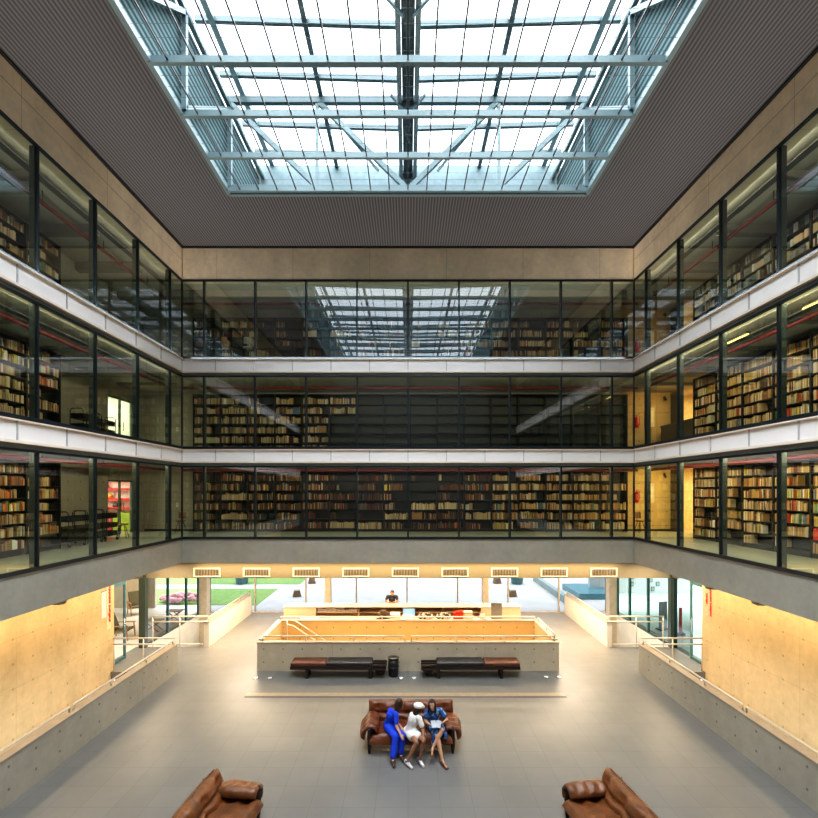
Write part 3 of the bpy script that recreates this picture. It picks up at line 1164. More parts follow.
# material of single books: colour of the object, a paler title band on the spine
k = NT('book_cloth')
oi = k.n('ShaderNodeObjectInfo')
tc = k.n('ShaderNodeTexCoord')
sp = k.n('ShaderNodeSeparateXYZ')
k.link(tc.outputs['Generated'], sp.inputs[0])
band = k.math('MULTIPLY', k.math('GREATER_THAN', sp.outputs[2], 0.70), k.math('LESS_THAN', sp.outputs[2], 0.82))
band2 = k.math('MULTIPLY', k.math('GREATER_THAN', sp.outputs[2], 0.12), k.math('LESS_THAN', sp.outputs[2], 0.16))
amt = k.math('MULTIPLY', k.math('ADD', band, band2), k.math('MULTIPLY', oi.outputs['Random'], 0.35))
colr = k.mix(amt, oi.outputs['Color'], (0.75, 0.68, 0.5))
k.principled(colr, 0.6, spec=0.3)
M_BOOK = k.m
k = NT('book_mass')
at = k.n('ShaderNodeVertexColor')
at.layer_name = 'tint'
k.principled(at.outputs[0], 0.6, spec=0.3)
M_MASS = k.m

# one book: rounded spine, boards and a recessed page block (unit size, scaled per book)
bk = MB()
sec = [(0.0, 1.0), (0.0, 0.10), (0.12, 0.03), (0.5, 0.0), (0.88, 0.03), (1.0, 0.10), (1.0, 1.0), (0.9, 1.0), (0.9, 0.97), (0.1, 0.97), (0.1, 1.0)]
bk.prism(sec, 2, 0.0, 1.0)
BOOK_ME = bk.mesh('book')
BOOK_ME.materials.append(M_BOOK)
mv, mf, mc = [], [], []
for i, b in enumerate(BOOKS):
    org, rz, a, t, h, d, z, c, lean, where, n, ar = b
    if i in CHOSEN:
        o = bpy.data.objects.new('book', BOOK_ME)
        COL.objects.link(o)
        o.location = book_pt(b, a + (abs(lean) * h if lean else 0), 0.035, z + 0.002)
        o.rotation_euler = (0, 0, rz)
        if lean:
            o.rotation_euler = (Matrix.Rotation(rz, 3, 'Z') @ Matrix.Rotation(lean, 3, 'Y')).to_euler()
        o.scale = (t, d, h)
        o.color = tuple(c) + (1,)
        row, kk, side, g, ref = where
        size = 'thick ' if t > 0.06 else 'thin ' if t < 0.026 else ''
        tag(o, '%s%s book, %s from left, %s shelf, %s case from %s, %s %s gallery' % (size, colour_word(c), ordw(n), ordw(row), ordw(kk), ref.split()[-1], g, side),
            'book', 'books on the gallery shelves')
    else:
        v = []
        for la, ly, lz in ((0, 0, 0), (t, 0, 0), (t, d, 0), (0, d, 0), (0, 0, h), (t, 0, h), (t, d, h), (0, d, h)):
            sh = -lean * (h - lz) if lean else 0
            v.append(book_pt(b, a + la + sh, 0.035 + ly, z + 0.002 + lz))
        o0 = len(mv)
        mv += v
        for q in ((0, 1, 5, 4), (1, 2, 6, 5), (2, 3, 7, 6), (3, 0, 4, 7), (4, 5, 6, 7), (3, 2, 1, 0)):
            mf.append(tuple(o0 + x for x in q))
            mc.append(c)
me = bpy.data.meshes.new('books')
me.from_pydata(mv, [], mf)
ca = me.color_attributes.new('tint', 'FLOAT_COLOR', 'CORNER')
buf = []
for c in mc:
    buf += list(c + (1.0,)) * 4
ca.data.foreach_set('color', buf)
me.materials.append(M_MASS)
o = bpy.data.objects.new('books', me)
COL.objects.link(o)
tag(o, 'closely packed books filling the remaining gallery shelves', 'books', None, 'stuff')
print('BOOKS', len(BOOKS), 'smallest chosen', BOOKS[order[299]][11])
# ------------------------------------------------------------------ things in the galleries
# red sprinkler pipes
for lev, (z0, z1, gb, gt) in enumerate(LEV):
    zp = z1 - (0.12 if lev < 2 else 0.33)
    g = GRP[lev]
    for side, path in (('left', [(-9.7, 8.5, zp), (-9.7, 18.3, zp)]), ('back', [(-9.2, 18.8, zp), (9.4, 18.8, zp)]), ('right', [(9.7, 8.5, zp), (9.7, 18.3, zp)])):
        root = empty('sprinkler_pipe', path[0], 0, 'red sprinkler pipe under the ceiling of the %s %s gallery' % (g, side), 'pipe', 'red sprinkler pipes')
        o = Vector(path[0])
        MB().tube([Vector(p) - o for p in path], 0.055, 10).build('pipe_run', M_RED, root)
        L = (Vector(path[1]) - o)
        for j in range(4):
            c = L * ((j + 0.5) / 4)
            MB().tube([c, c + Vector((0, 0, 0.11 if lev < 2 else 0.32))], 0.012, 6).build('hanger', M_BLACK, root)
    # concrete ribs under the ceiling of the side galleries
    for s, side in ((-1, 'left'), (1, 'right')):
        if lev > 0:
            a, b = sorted((s * 9.35, s * 11.6))
            for j, yy in enumerate((9.2, 11.5, 13.8, 16.1, 18.4)):
                m = MB(); m.box(a, b, yy - .12, yy + .12, z1 - (0.1 if lev == 1 else 0.28), z1)
                struct('ceiling_rib', m, C_DARK)
    if lev == 2:
        m = MB(); m.box(-9.3, 9.3, 18.2, 18.5, z1 - 0.28, z1)
        struct('ceiling_rib', m, C_DARK)
    # cable tray
    for s, side in ((-1, 'left'), (1, 'right')):
        if lev > 0:
            root = empty('cable_tray', (s * 9.2, 13, z1 - .16), 0, 'grey cable tray hung under the %s %s gallery ceiling' % (g, side), 'cable tray')
            mb = MB(); mb.box(-.1, .1, -4.6, 4.6, 0, 0.02); mb.build('tray', plain('tray_dark', (.05, .055, .05), .7), root)
            for j in (-4, -2, 0, 2, 4):
                MB().tube([(0, j, 0.01), (0, j, 0.15)], 0.008, 6).build('hanger', M_BLACK, root)


def book_cart(loc, rz, label):
    root = empty('book_trolley', loc, rz, label, 'trolley', 'black book trolleys on the left')
    L, W, HH = 0.76, 0.42, 1.12
    for sx in (-1, 1):
        MB().tube([(sx * L / 2, -W / 2, 0.1), (sx * L / 2, -W / 2, HH - .06), (sx * L / 2, -W / 2 + .06, HH), (sx * L / 2, W / 2 - .06, HH), (sx * L / 2, W / 2, HH - .06), (sx * L / 2, W / 2, 0.1)], 0.014, 8).build('end_frame', M_BLACK, root)
        for sy in (-1, 1):
            mb = MB(); mb.tube([(sx * (L / 2 - .05) - .015, sy * (W / 2), .05), (sx * (L / 2 - .05) + .015, sy * (W / 2), .05)], 0.05, 12)
            mb.build('caster', M_BLACK, root)
    for j, z in enumerate((0.17, 0.47, 0.80)):
        mb = MB()
        mb.box(-L / 2 + .02, L / 2 - .02, -W / 2 + .02, W / 2 - .02, z, z + .015)
        mb.box(-L / 2 + .02, L / 2 - .02, -W / 2 + .01, -W / 2 + .025, z, z + .17)
        mb.box(-L / 2 + .02, L / 2 - .02, W / 2 - .025, W / 2 - .01, z, z + .17)
        mb.box(-L / 2 + .01, -L / 2 + .025, -W / 2 + .02, W / 2 - .02, z, z + .17)
        mb.box(L / 2 - .025, L / 2 - .01, -W / 2 + .02, W / 2 - .02, z, z + .17)
        mb.build('tray', M_BLACK, root)
    return root


Z1, Z2, Z3 = LEV[0][0], LEV[1][0], LEV[2][0]
book_cart((-10.75, 14.62, Z1), PI / 2, 'black three-tray book trolley beside the bookcase end, lowest left gallery')
book_cart((-10.75, 15.46, Z1), PI / 2, 'black book trolley in the middle of three, lowest left gallery')
book_cart((-10.75, 16.3, Z1), PI / 2, 'black book trolley nearest the doorway, lowest left gallery')
book_cart((-10.7, 15.2, Z2), PI / 2, 'black book trolley by the bare concrete wall, middle left gallery')
book_cart((-10.9, 16.4, Z2), PI / 2, 'black book trolley beside the glass doors, middle left gallery')
t = book_cart((-5.0, 18.7, Z3), 0, 'dark book trolley with a few books in front of the top back shelves')
t['group'] = 'book trolley of the top gallery'
del t['group']


def office_chair(loc, rz, label, seat=(0.45, 0.22, 0.08), high=0.5, back=True, leg_m=None):
    root = empty('work_stool' if not back else 'shell_chair', loc, rz, label, 'stool' if not back else 'chair')
    sm = plain('stool_seat_%s' % str(seat), seat, 0.5)
    lm = leg_m or M_BLACK
    MB().lathe([(0.02, high - .05), (0.17, high - .045), (0.2, high - .02), (0.19, high), (0.03, high + .008)], 20).build('seat', sm, root)
    if back:
        mb = MB()
        n = 9
        pts = []
        for i in range(n):
            a = -0.9 + 1.8 * i / (n - 1)
            pts.append((0.2 * math.sin(a), 0.2 * math.cos(a)))
        v, f = [], []
        for i, (x, y) in enumerate(pts):
            v += [(x, y, high + .08), (x * 1.1, y * 1.12 + .02, high + .34)]
        for i in range(n - 1):
            f.append((2 * i, 2 * i + 2, 2 * i + 3, 2 * i + 1))
        mb.add(v, f, True)
        mb.tube([(0, .17, high - .03), (0, .2, high + .12)], .014, 6)
        mb.build('backrest', sm, root)
    for k in range(4):
        a = PI / 4 + k * PI / 2
        MB().tube([(.09 * math.cos(a), .09 * math.sin(a), high - .04), (.24 * math.cos(a), .24 * math.sin(a), 0.0)], 0.013, 6).build('leg', lm, root)
    return root


M_CHROME = plain('chrome_legs', (0.6, 0.6, 0.6), 0.25, 0.9, 0.05)
office_chair((-10.6, 17.05, Z1), 0.3, 'small brown-topped stool with black legs beside the book trolleys', high=0.55, back=False)
office_chair((-9.7, 19.6, Z1), 0.0, 'small dark chair against the concrete wall, lowest gallery left corner', (0.25, 0.13, 0.06))
office_chair((-9.65, 19.1, Z3), 0.5, 'pale chair near the left corner of the top gallery', (0.5, 0.48, 0.44), 0.6, True, M_CHROME)
office_chair((-7.15, 18.2, Z3), 2.6, 'chair with brown seat and slanting pale legs, left of a pair, top back gallery', (0.50, 0.25, 0.12), 0.8, True, M_CHROME)
office_chair((-6.35, 18.2, Z3), 3.5, 'chair with white back and pale legs, right of a pair, top back gallery', (0.62, 0.60, 0.56), 0.8, True, M_CHROME)
office_chair((9.85, 19.5, Z1), 0.2, 'small dark chair against the yellow wall beside the end bookcase', (0.20, 0.12, 0.05))
office_chair((11.25, 17.6, Z1), 1.2, 'small dark chair at the end of the right bookcases near the lit opening', (0.20, 0.12, 0.05))


# doors of the left galleries
M_DOORG = glass('door_glazing', (0.9, 0.95, 0.92), 0.04)
def swing_door(n, lev, label, c, leaf_mat):
    z0 = LEV[lev][0]
    top = z0 + (2.2 if lev < 2 else 2.1)
    root = empty('door_%d' % n, (-XG - .1, 17.75, z0), 0, label, None, None, 'structure')
    fr = plain('dark_green_frame', (0.06, 0.09, 0.07), 0.5)
    for y in (0.0, 0.83, 1.66):
        mb = MB(); mb.box(-.04, .04, y, y + (.05 if y != .83 else .06), 0, top - z0); mb.build('door_frame', fr, root)
    mb = MB(); mb.box(-.04, .04, 0, 1.7, top - z0 - .06, top - z0); mb.build('door_frame', fr, root)
    for y in (0.05, .89):
        mb = MB(); mb.quad((0, y, 0.02), (0, y + .77, 0.02), (0, y + .77, top - z0 - .06), (0, y, top - z0 - .06))
        lf = mb.build('door_leaf', leaf_mat, root)
        yy = .72 if y < .5 else .99
        MB().tube([(.03, yy, .9), (.09, yy, .9), (.09, yy, 1.25), (.03, yy, 1.25)], .012, 6).build('door_handle', M_BLACK, lf)


swing_door(1, 0, 'glazed double door to the bright workroom, lowest left gallery', None, M_DOORG)
swing_door(2, 1, 'pale glazed double door, middle left gallery', None, glass('milky_glazing', (0.85, 0.95, 0.88), 0.05))
swing_door(3, 2, 'glazed double door, top left gallery', None, M_DOORG)

# workroom shelf seen through the lowest left door
root = empty('shelf_unit', (-13.1, 20.55, Z1), 0, 'white and red shelving in the workroom behind the left doorway', 'shelving')
mb = MB(); mb.box(-1.2, 1.2, -.03, 0, 0, 2.5); mb.build('back_panel', plain('white_laminate', (0.8, 0.8, 0.77), .5), root)
for z in (.95, 1.35, 1.8, 2.2):
    mb = MB(); mb.box(-1.2, 1.2, -.35, -.03, z, z + .09); mb.build('shelf', plain('red_lacquer', (0.75, 0.03, 0.04), .4), root)
for i, (a, b, c) in enumerate(((-1.2, -.55, (0.35, 0.5, 0.06)), (-.5, -.2, (0.7, .7, .66)), (-.15, .15, (0.45, 0.03, 0.05)), (.2, 1.2, (0.35, 0.5, 0.06)))):
    mb = MB(); mb.box(a, b, -.5, -.03, 0.05, .8)
    d = mb.build('cabinet_door', plain('cabinet_%d' % i, c, .45), root, .005)
    mb = MB(); mb.box(b - .1, b - .08, -.52, -.5, .4, .55); mb.build('handle', M_CHROME, d)
for i, (x, z, c, lb) in enumerate(((-.1, 1.44, (.75, .35, .03), 'orange rounded pot on the red workroom shelf'), (.15, 1.04, (.06, .06, .07), 'dark bowl on the lowest red workroom shelf'), (-.3, 1.89, (.5, .05, .05), 'dark red jar on the upper workroom shelf'))):
    root = empty('pot', (-13.1 + x, 20.33, Z1 + z + .002), 0, lb, 'pot')
    MB().lathe([(.05, 0), (.11, .02), (.13, .1), (.08, .17), (.06, .18)], 14).build('bowl', plain('pot_glaze_%d' % i, c, .3), root)
    MB().lathe([(.055, .181), (.05, .2), (.012, .205), (.015, .23)], 12).build('lid', plain('pot_glaze_%d' % i, c, .3), root)


# fire extinguishers and panels on the yellow corner walls
def extinguisher(loc, label):
    root = empty('fire_extinguisher', loc, 0, label, 'fire extinguisher')
    MB().lathe([(.06, 0), (.075, .01), (.08, .04), (.08, .40), (.06, .46), (.03, .49)], 16).build('cylinder_body', plain('extinguisher_red', (0.6, 0.02, 0.02), .3), root)
    mb = MB(); mb.tube([(0, 0, .49), (0, 0, .54)], .018, 8); mb.bar((-.02, 0, .55), (.1, -.02, .58), .02, .015); mb.build('valve', M_BLACK, root)
    MB().tube([(.03, -.02, .52), (.1, -.03, .48), (.1, -.04, .25), (.09, -.05, .12)], .01, 6).build('hose', M_BLACK, root)


for lev, (z0, z1, gb, gt) in enumerate(LEV):
    g = GRP[lev]
    extinguisher((10.0, 20.05, z0 + [1.25, 1.2, 1.15][lev]), 'red fire extinguisher hung on the corner wall of the %s right gallery' % g)
    root = empty('notice_board', (10.62, 20.17, z0 + 1.35), 0, 'pale notice panel on the corner wall of the %s right gallery' % g, 'notice board')
    mb = MB(); mb.box(-.2, .2, -.02, .02, -.1, .75); mb.build('panel', plain('notice_ivory', (0.75, 0.68, 0.50), .5), root, .004)
    mb = MB(); mb.box(-.15, .15, -.025, -.021, .1, .6); mb.build('sheet', plain('notice_paper', (0.85, 0.80, 0.66), .6), root)
    root = empty('wall_mounted_camera', (11.25, 20.1, z1 - .3), 0, 'small dark camera at the top of the corner wall, %s right gallery' % g, 'camera')
    mb = MB(); mb.box(-.02, .02, -.02, .08, -.02, .1); mb.build('bracket', M_BLACK, root)
    MB().capsule((0, 0, 0), (-.05, -.15, -.06), .05, .045).build('housing', M_BLACK, root)
    # steel door leaf edge beside the opening
    m = MB(); m.box(XG - .06, XG - .005, 19.72, 20.18, z0, z1 - .05)
    struct('door_jamb', m, plain('dark_bronze', (0.06, 0.05, 0.03), .5))
# long counter in the corner of the middle right gallery
root = empty('counter', (11.1, 18.4, Z2), 0, 'dark brown angular counter at the corner of the middle right gallery', 'counter')
mb = MB(); mb.prism([(-.35, -1.1), (.38, -1.1), (.38, 1.5), (-.1, 1.5), (-.35, 1.1)], 2, 0.38, 1.15); mb.build('body', plain('dark_umber', (0.10, 0.075, 0.045), .5), root)
mb = MB(); mb.prism([(-.38, -1.13), (.4, -1.13), (.4, 1.53), (-.12, 1.53), (-.38, 1.12)], 2, 1.15, 1.19); mb.build('worktop', plain('dark_umber', (0.10, 0.075, 0.045), .5), root)
for y in (-.9, 1.0):
    mb = MB(); mb.box(-.15, .3, y, y + .08, 0, .38); mb.build('leg', M_BLACK, root)
# switches on the left corner wall
for lev, (z0, z1, gb, gt) in enumerate(LEV[:2]):
    root = empty('light_switch', (-10.15, YG - .012, z0 + 1.15), 0, 'white switch plate on the corner wall of the %s left gallery' % GRP[lev], 'switch')
    mb = MB(); mb.box(-.05, .05, -.01, .01, -.09, .09); mb.build('plate', plain('switch_white', (.8, .8, .75), .4), root)
    mb = MB(); mb.box(-.02, .02, -.016, -.01, -.035, .035); mb.build('rocker', plain('switch_grey', (.55, .55, .5), .4), root)

# two amber battens under the ceiling of the middle right gallery
for y, lb in ((12.8, 'short amber lamp under the middle right gallery ceiling, the farther of two'), (10.3, 'short amber lamp under the middle right gallery ceiling, the nearer of two')):
    root = empty('ceiling_lamp', (9.2, y, LEV[1][1] - .012), 0, lb, 'lamp', 'amber gallery lamps')
    mb = MB(); mb.box(-.06, .06, -.4, .4, -.05, 0); mb.build('housing', M_DARK, root)
    MB().tube([(0, -.38, -.075), (0, .38, -.075)], .025, 10).build('tube', plain('amber_tube', (.9, .55, .15), .4, 0, 0, emit=(1.0, .55, .12, 6.0)), root)
# ------------------------------------------------------------------ things in the hall
M_LEA = leather('cognac_leather', (0.15, 0.040, 0.012))
M_LEA2 = leather('saddle_leather', (0.175, 0.060, 0.017))
M_ROSE = wood('dark_rosewood', (0.022, 0.011, 0.008), 0, 0.4)


def cushion(sx, sy, sz, tufts=(), nx=44, ny=26, p=4.0, dep=0.05, rad=0.085, folds=0.0, seed=0, bend=None, crease=()):
    """a stuffed leather pad, tufted on its upper face; local centre at the origin"""
    from mathutils import noise
    v = []

    def prof(u, w):
        a = max(0.0, 1 - abs(u) ** p) ** 0.5
        b = max(0.0, 1 - abs(w) ** p) ** 0.5
        return a * b

    def P(u, w, top):
        x, y = u * sx / 2, w * sy / 2
        z = prof(u, w) * sz / 2
        # rounded outline
        if top:
            for tx, ty in tufts:
                d2 = ((x - tx) ** 2 + (y - ty) ** 2) / (rad * rad)
                z -= dep * math.exp(-d2)
            for cy in crease:
                z -= dep * 0.8 * math.exp(-((y - cy) / 0.045) ** 2)
            if folds:
                z += folds * noise.noise(Vector((x * 7 + seed, y * 3.0, seed))) + folds * 0.6 * noise.noise(Vector((x * 16, y * 9 + seed, 3.1)))
            z = max(z, -sz * 0.3)
        else:
            z = -z * 0.75
        q = Vector((x, y, z))
        return bend(q) if bend else q
    us = [math.sin(PI / 2 * (-1 + 2 * i / nx)) for i in range(nx + 1)]
    ws = [math.sin(PI / 2 * (-1 + 2 * j / ny)) for j in range(ny + 1)]
    top = [[P(u, w, True) for u in us] for w in ws]
    bot = [[P(u, w, False) for u in us] for w in ws]
    mb = MB()
    W = nx + 1
    vs = [q for r in top for q in r] + [q for r in bot for q in r]
    off = W * (ny + 1)
    f = []
    for j in range(ny):
        for i in range(nx):
            a = j * W + i
            f.append((a, a + 1, a + W + 1, a + W))
            f.append((off + a + W, off + a + W + 1, off + a + 1, off + a))
    for i in range(nx):
        f.append((off + i, off + i + 1, i + 1, i))
        a = ny * W + i
        f.append((a, a + 1, off + a + 1, off + a))
    for j in range(ny):
        a = j * W
        f.append((a, a + W, off + a + W, off + a))
        a = j * W + nx
        f.append((off + a, off + a + W, a + W, a))
    mb.add(vs, f, True)
    return mb


def place(mb, m):
    mb.v = [tuple(m @ Vector(p)) for p in mb.v]
    return mb


def sofa(name, loc, rz, W, label, mat):
    """front towards local -y; loc is the floor point under the middle of the front edge"""
    root = empty(name, loc, rz, label, 'sofa', 'tufted leather sofas')
    hw = W / 2
    D = 0.95
    # frame
    for sx in (-1, 1):
        for y, hh in ((0.1, 0.60), (0.82, 0.60)):
            MB().lathe([(.028, 0), (.04, .08), (.05, .2), (.052, .34), (.045, .5), (.035, hh), (.02, hh + .01)], 12, (sx * (hw - .13), y, 0)).build('leg', M_ROSE, root)
        mb = MB(); mb.bar((sx * (hw - .13), .02, .55), (sx * (hw - .13), .9, .55), .06, .04); mb.build('arm_rail', M_ROSE, root, .01)
    mb = MB(); mb.tube([(-hw + .1, .1, .24), (hw - .1, .1, .24)], .04, 10); mb.build('front_rail', M_ROSE, root)
    mb = MB(); mb.tube([(-hw + .1, .84, .24), (hw - .1, .84, .24)], .04, 10); mb.build('rear_rail', M_ROSE, root)
    for sx in (-.7, .7):
        MB().tube([(sx * hw, .80, .3), (sx * hw, 1.0, .745)], .028, 8).build('back_post', M_ROSE, root)
        MB().lathe([(.02, 0), (.03, .02), (.012, .06)], 10, (sx * hw, 1.03, .745)).build('finial', M_ROSE, root)
    # seat pad
    nt_ = 3 if W > 1.9 else 2
    tx = [(-hw + .32) + (W - .64) * i / (nt_ - 1) for i in range(nt_)]

    def droop(q):
        k = max(0.0, -q.y - 0.30)
        return Vector((q.x, q.y + 0.25 * k, q.z - 1.1 * k * k * 4))
    place(cushion(W - .28, .88, .27, [(x, y) for x in tx for y in (-.14, .14)], dep=.10, rad=.095, folds=.02, seed=1, bend=droop), Matrix.Translation((0, .40, .35))).build('seat_cushion', mat, root)
    # back pad: lower and upper roll
    n2 = nt_ + 1
    bx_ = [(-hw + .28) + (W - .56) * i / (n2 - 1) for i in range(n2)]
    m = Matrix.Translation((0, .84, .575)) @ Matrix.Rotation(math.radians(72), 4, 'X')
    place(cushion(W - .10, .56, .34, [(x, y) for x in bx_ for y in (.12, -.14)], dep=.085, rad=.10, folds=.02, seed=2, crease=(.0,), p=5), m).build('back_cushion', mat, root)
    m = Matrix.Translation((0, 1.00, .66)) @ Matrix.Rotation(math.radians(98), 4, 'X') @ Matrix.Rotation(PI, 4, 'Y')
    place(cushion(W - .14, .34, .12, [(x, 0) for x in bx_], dep=.02, folds=.01, seed=4), m).build('back_flap', mat, root)
    # arms draped over the rails
    for sx in (-1, 1):
        def arch(q, sx=sx):
            u = q.x                     # across the arm
            ang = u / 0.15
            r = 0.15 + q.z
            return Vector((r * math.sin(ang) * 1.1, q.y, r * math.cos(ang) - 0.15))
        cu = cushion(.55, .76, .18, [(-.06, y) for y in (-.27, -.09, .09, .27)] + [(.13, y) for y in (-.2, 0, .2)], nx=30, ny=34, dep=.05, rad=.07, folds=.018, seed=5 + sx, bend=arch)
        m = Matrix.Translation((sx * (hw - .07), .45, .555)) @ Matrix.Rotation(sx * 0.5, 4, 'Y')
        place(cu, m).build('arm_cushion', mat, root)
    return root


sofa('sofa', (0.07, 10.36, 0), 0, 2.16, 'brown tufted leather sofa in the middle of the hall with three people on it', M_LEA)
sofa('sofa', (-2.72, 7.42, 0), PI / 2 - 0.09, 2.16, 'tan leather sofa at the left, cut by the lower edge, facing the empty middle', M_LEA2)
sofa('sofa', (2.93, 7.42, 0), -PI / 2 + 0.13, 2.16, 'tan leather sofa at the right, cut by the lower edge, facing the empty middle', M_LEA2)


# benches before the stairwell
def bench(x0, x1, ext, label, tan_left):
    """seat from x0 to x1, open frame end of length ext on the side away from the tan part"""
    y0, y1 = 14.52, 15.05
    root = empty('bench', ((x0 + x1) / 2, 14.78, 0), 0, label, 'bench', 'long benches before the stairwell')
    cx, cy = (x0 + x1) / 2, 14.78
    d = 1 if tan_left else -1
    split = x0 + (x1 - x0) * .43 if tan_left else x1 - (x1 - x0) * .43
    mb = MB(); mb.box(x0 - cx, x1 - cx, y0 - cy, y1 - cy, .31, .40); mb.build('seat_frame', M_ROSE, root, .01)
    a, b = (x0, split) if tan_left else (split, x1)
    mb = MB(); mb.box(a - cx + .01, b - cx, y0 - cy + .01, y1 - cy - .01, .40, .53); mb.build('seat_cushion', leather('bench_brown', (0.14, 0.045, 0.022)), root, .04, segs=3)
    a, b = (split, x1) if tan_left else (x0, split)
    mb = MB(); mb.box(a - cx + .005, b - cx - .005, y0 - cy + .01, y1 - cy - .01, .40, .535); mb.build('seat_cushion', leather('bench_black', (0.02, 0.02, 0.024)), root, .04, segs=3)
    e0, e1 = (x1, x1 + ext) if tan_left else (x0 - ext, x0)
    for yy in (y0 + .08, (y0 + y1) / 2, y1 - .08):
        mb = MB(); mb.box(e0 - cx, e1 - cx, yy - cy - .05, yy - cy + .05, .40, .44); mb.build('slat', M_ROSE, root)
    mb = MB(); mb.box(e0 - cx, e1 - cx, y0 - cy, y1 - cy, .28, .33); mb.build('end_frame', M_ROSE, root, .01)
    c = e0 + ext * .55 if tan_left else e1 - ext * .55
    MB().lathe([(.03, .06), (.12, .09), (.17, .17), (.185, .28), (.17, .28), (.15, .18), (.03, .1)], 18, (c - cx, 0, 0)).build('bowl', M_ROSE, root)
    for xx in (x0 + (x1 - x0) * (.2 if tan_left else .02) , x0 + (x1 - x0) * (.97 if tan_left else .78)):
        for yy in (y0 + .06, y1 - .14):
            mb = MB(); mb.box(xx - cx - .05, xx - cx + .05, yy - cy, yy - cy + .09, 0, .31); mb.build('leg', M_ROSE, root, .01)
    return root


bench(-3.74, -1.13, .44, 'long dark bench left of the waste bin, tan cushion at its left end', True)
bench(0.92, 3.56, .5, 'long dark bench right of the waste bin, tan cushion at its right end', False)
root = empty('waste_bin', (-.47, 14.82, 0), 0, 'black round waste bin between the two benches', 'bin')
MB().lathe([(.145, 0), (.16, .02), (.17, .3), (.165, .56)], 20).build('bin_body', M_BLACK, root)
MB().lathe([(.175, .56), (.18, .585), (.18, .60), (.165, .61)], 20).build('rim', plain('bin_rim', (.03, .03, .03), .3), root)
MB().lathe([(.176, .28), (.182, .29), (.182, .31), (.176, .32)], 20).build('band', plain('bin_rim', (.03, .03, .03), .3), root)
for i, (px, py, lb) in enumerate(((256, 678, 'small pale floor light at the left corner of the stairwell'), (270, 678, 'small floor light, second from the left stairwell corner'), (401, 678, 'small pale floor light just right of the waste bin'), (414, 678, 'small floor light, second to the right of the waste bin'),
                                   (546, 677, 'small floor light, second from the right stairwell corner'), (559, 677, 'small pale floor light at the right corner of the stairwell'))):
    d = F * H / (py - 490.0)
    root = empty('floor_light', (PX(px, d), d, 0), 0, lb, 'floor light', 'small floor lights')
    MB().lathe([(.10, 0), (.10, .008), (.08, .01)], 16).build('bezel', M_CHROME, root)
    MB().lathe([(.075, .0105), (.07, .018), (.03, .022)], 16).build('lens', plain('lens_white', (.85, .85, .82), .2), root)

# air vents in the bulkhead
for k in range(9):
    x = (k - 4) * 1.89 - .1
    root = empty('air_vent', (x, 17.5, 2.86), 0, 'white framed air vent in the bulkhead, %s of nine from the left' % ordw(k + 1), 'air vent', 'air vents in the bulkhead')
    mb = MB()
    for q in ((-.51, .51, -.03, 0, .13, .17), (-.51, .51, -.03, 0, -.17, -.13), (-.51, -.47, -.03, 0, -.13, .13), (.47, .51, -.03, 0, -.13, .13)):
        mb.box(*q)
    mb.build('frame', plain('vent_cream', (.72, .66, .55), .4), root)
    mb = MB(); mb.box(-.47, .47, -.006, -.002, -.13, .13); mb.build('backing', plain('vent_dark', (.05, .04, .03), .6), root)
    mb = MB()
    for j in range(16):
        xx = -.44 + j * .0587
        mb.box(xx - .008, xx + .008, -.024, -.008, -.13, .13)
    mb.build('grille', plain('vent_slat', (.30, .26, .2), .5), root)

# little corbels below the side beams
for s, side, pxs in ((-1, 'left', ((58, 'nearer'), (137, 'farther'))), (1, 'right', ((760, 'nearest'), (712, 'middle'), (678, 'farthest')))):
    for px, w_ in pxs:
        d = F * 8.6 / abs(px - 408)
        root = empty('beam_corbel', (s * 8.57, d, 3.3), 0, '%s small concrete-coloured corbel under the %s beam' % (w_, side), 'corbel', 'corbels under the side beams')
        mb = MB(); mb.prism([(-.14, 0), (.14, 0), (.09, -.1), (-.09, -.1)], 0, -.1, .1); mb.build('housing', plain('corbel_cement', (.34, .30, .24), .7), root)
        mb = MB(); mb.box(-.07, .07, -.08, .08, -.107, -.101); mb.build('cover', plain('corbel_cover', (.5, .42, .3), .4), root)


# red lettering on the wall ends
def lettering(text, loc, rot, size, root, name='letters'):
    cu = bpy.data.curves.new('t', 'FONT')
    cu.body = text
    cu.size = size
    cu.extrude = 0.004
    cu.offset = size * .035
    cu.resolution_u = 2
    o = bpy.data.objects.new('t', cu)
    COL.objects.link(o)
    me = bpy.data.meshes.new_from_object(o.evaluated_get(bpy.context.evaluated_depsgraph_get()))
    bpy.data.objects.remove(o)
    me.name = name
    me.materials.clear()
    me.materials.append(plain('sign_red_glow', (0.75, 0.02, 0.01), .45, 0, .03, emit=(0.75, 0.02, 0.01, .35)))  # painted letters given a faint glow of their own
    n = bpy.data.objects.new(name, me)
    COL.objects.link(n)
    n.parent = root
    n.location = loc
    n.rotation_euler = rot
    return n


M_POST = plain('sign_backing', (0.72, 0.60, 0.50), .6)
rr = empty('wall_sign', (9.8, 14.95, 2.3), 0, 'vertical red lettering at the end of the right concrete wall', 'sign')
mb = MB(); mb.box(-.006, .004, -.16, .30, -.55, .62); mb.build('sign_panel', plain('sign_pink', (.62, .44, .28), .6), rr)
bas = Matrix(((0, 0, -1), (0, -1, 0), (-1, 0, 0)))          # text runs downwards on a wall facing -x
# columns: text direction, letter-up direction, outward normal
rot = Matrix(((0, 0, -1), (0, -1, 0), (-1, 0, 0))).to_euler()


def vrot(right, up):
    r, u = Vector(right), Vector(up)
    return Matrix((r, u, r.cross(u))).transposed().to_euler()


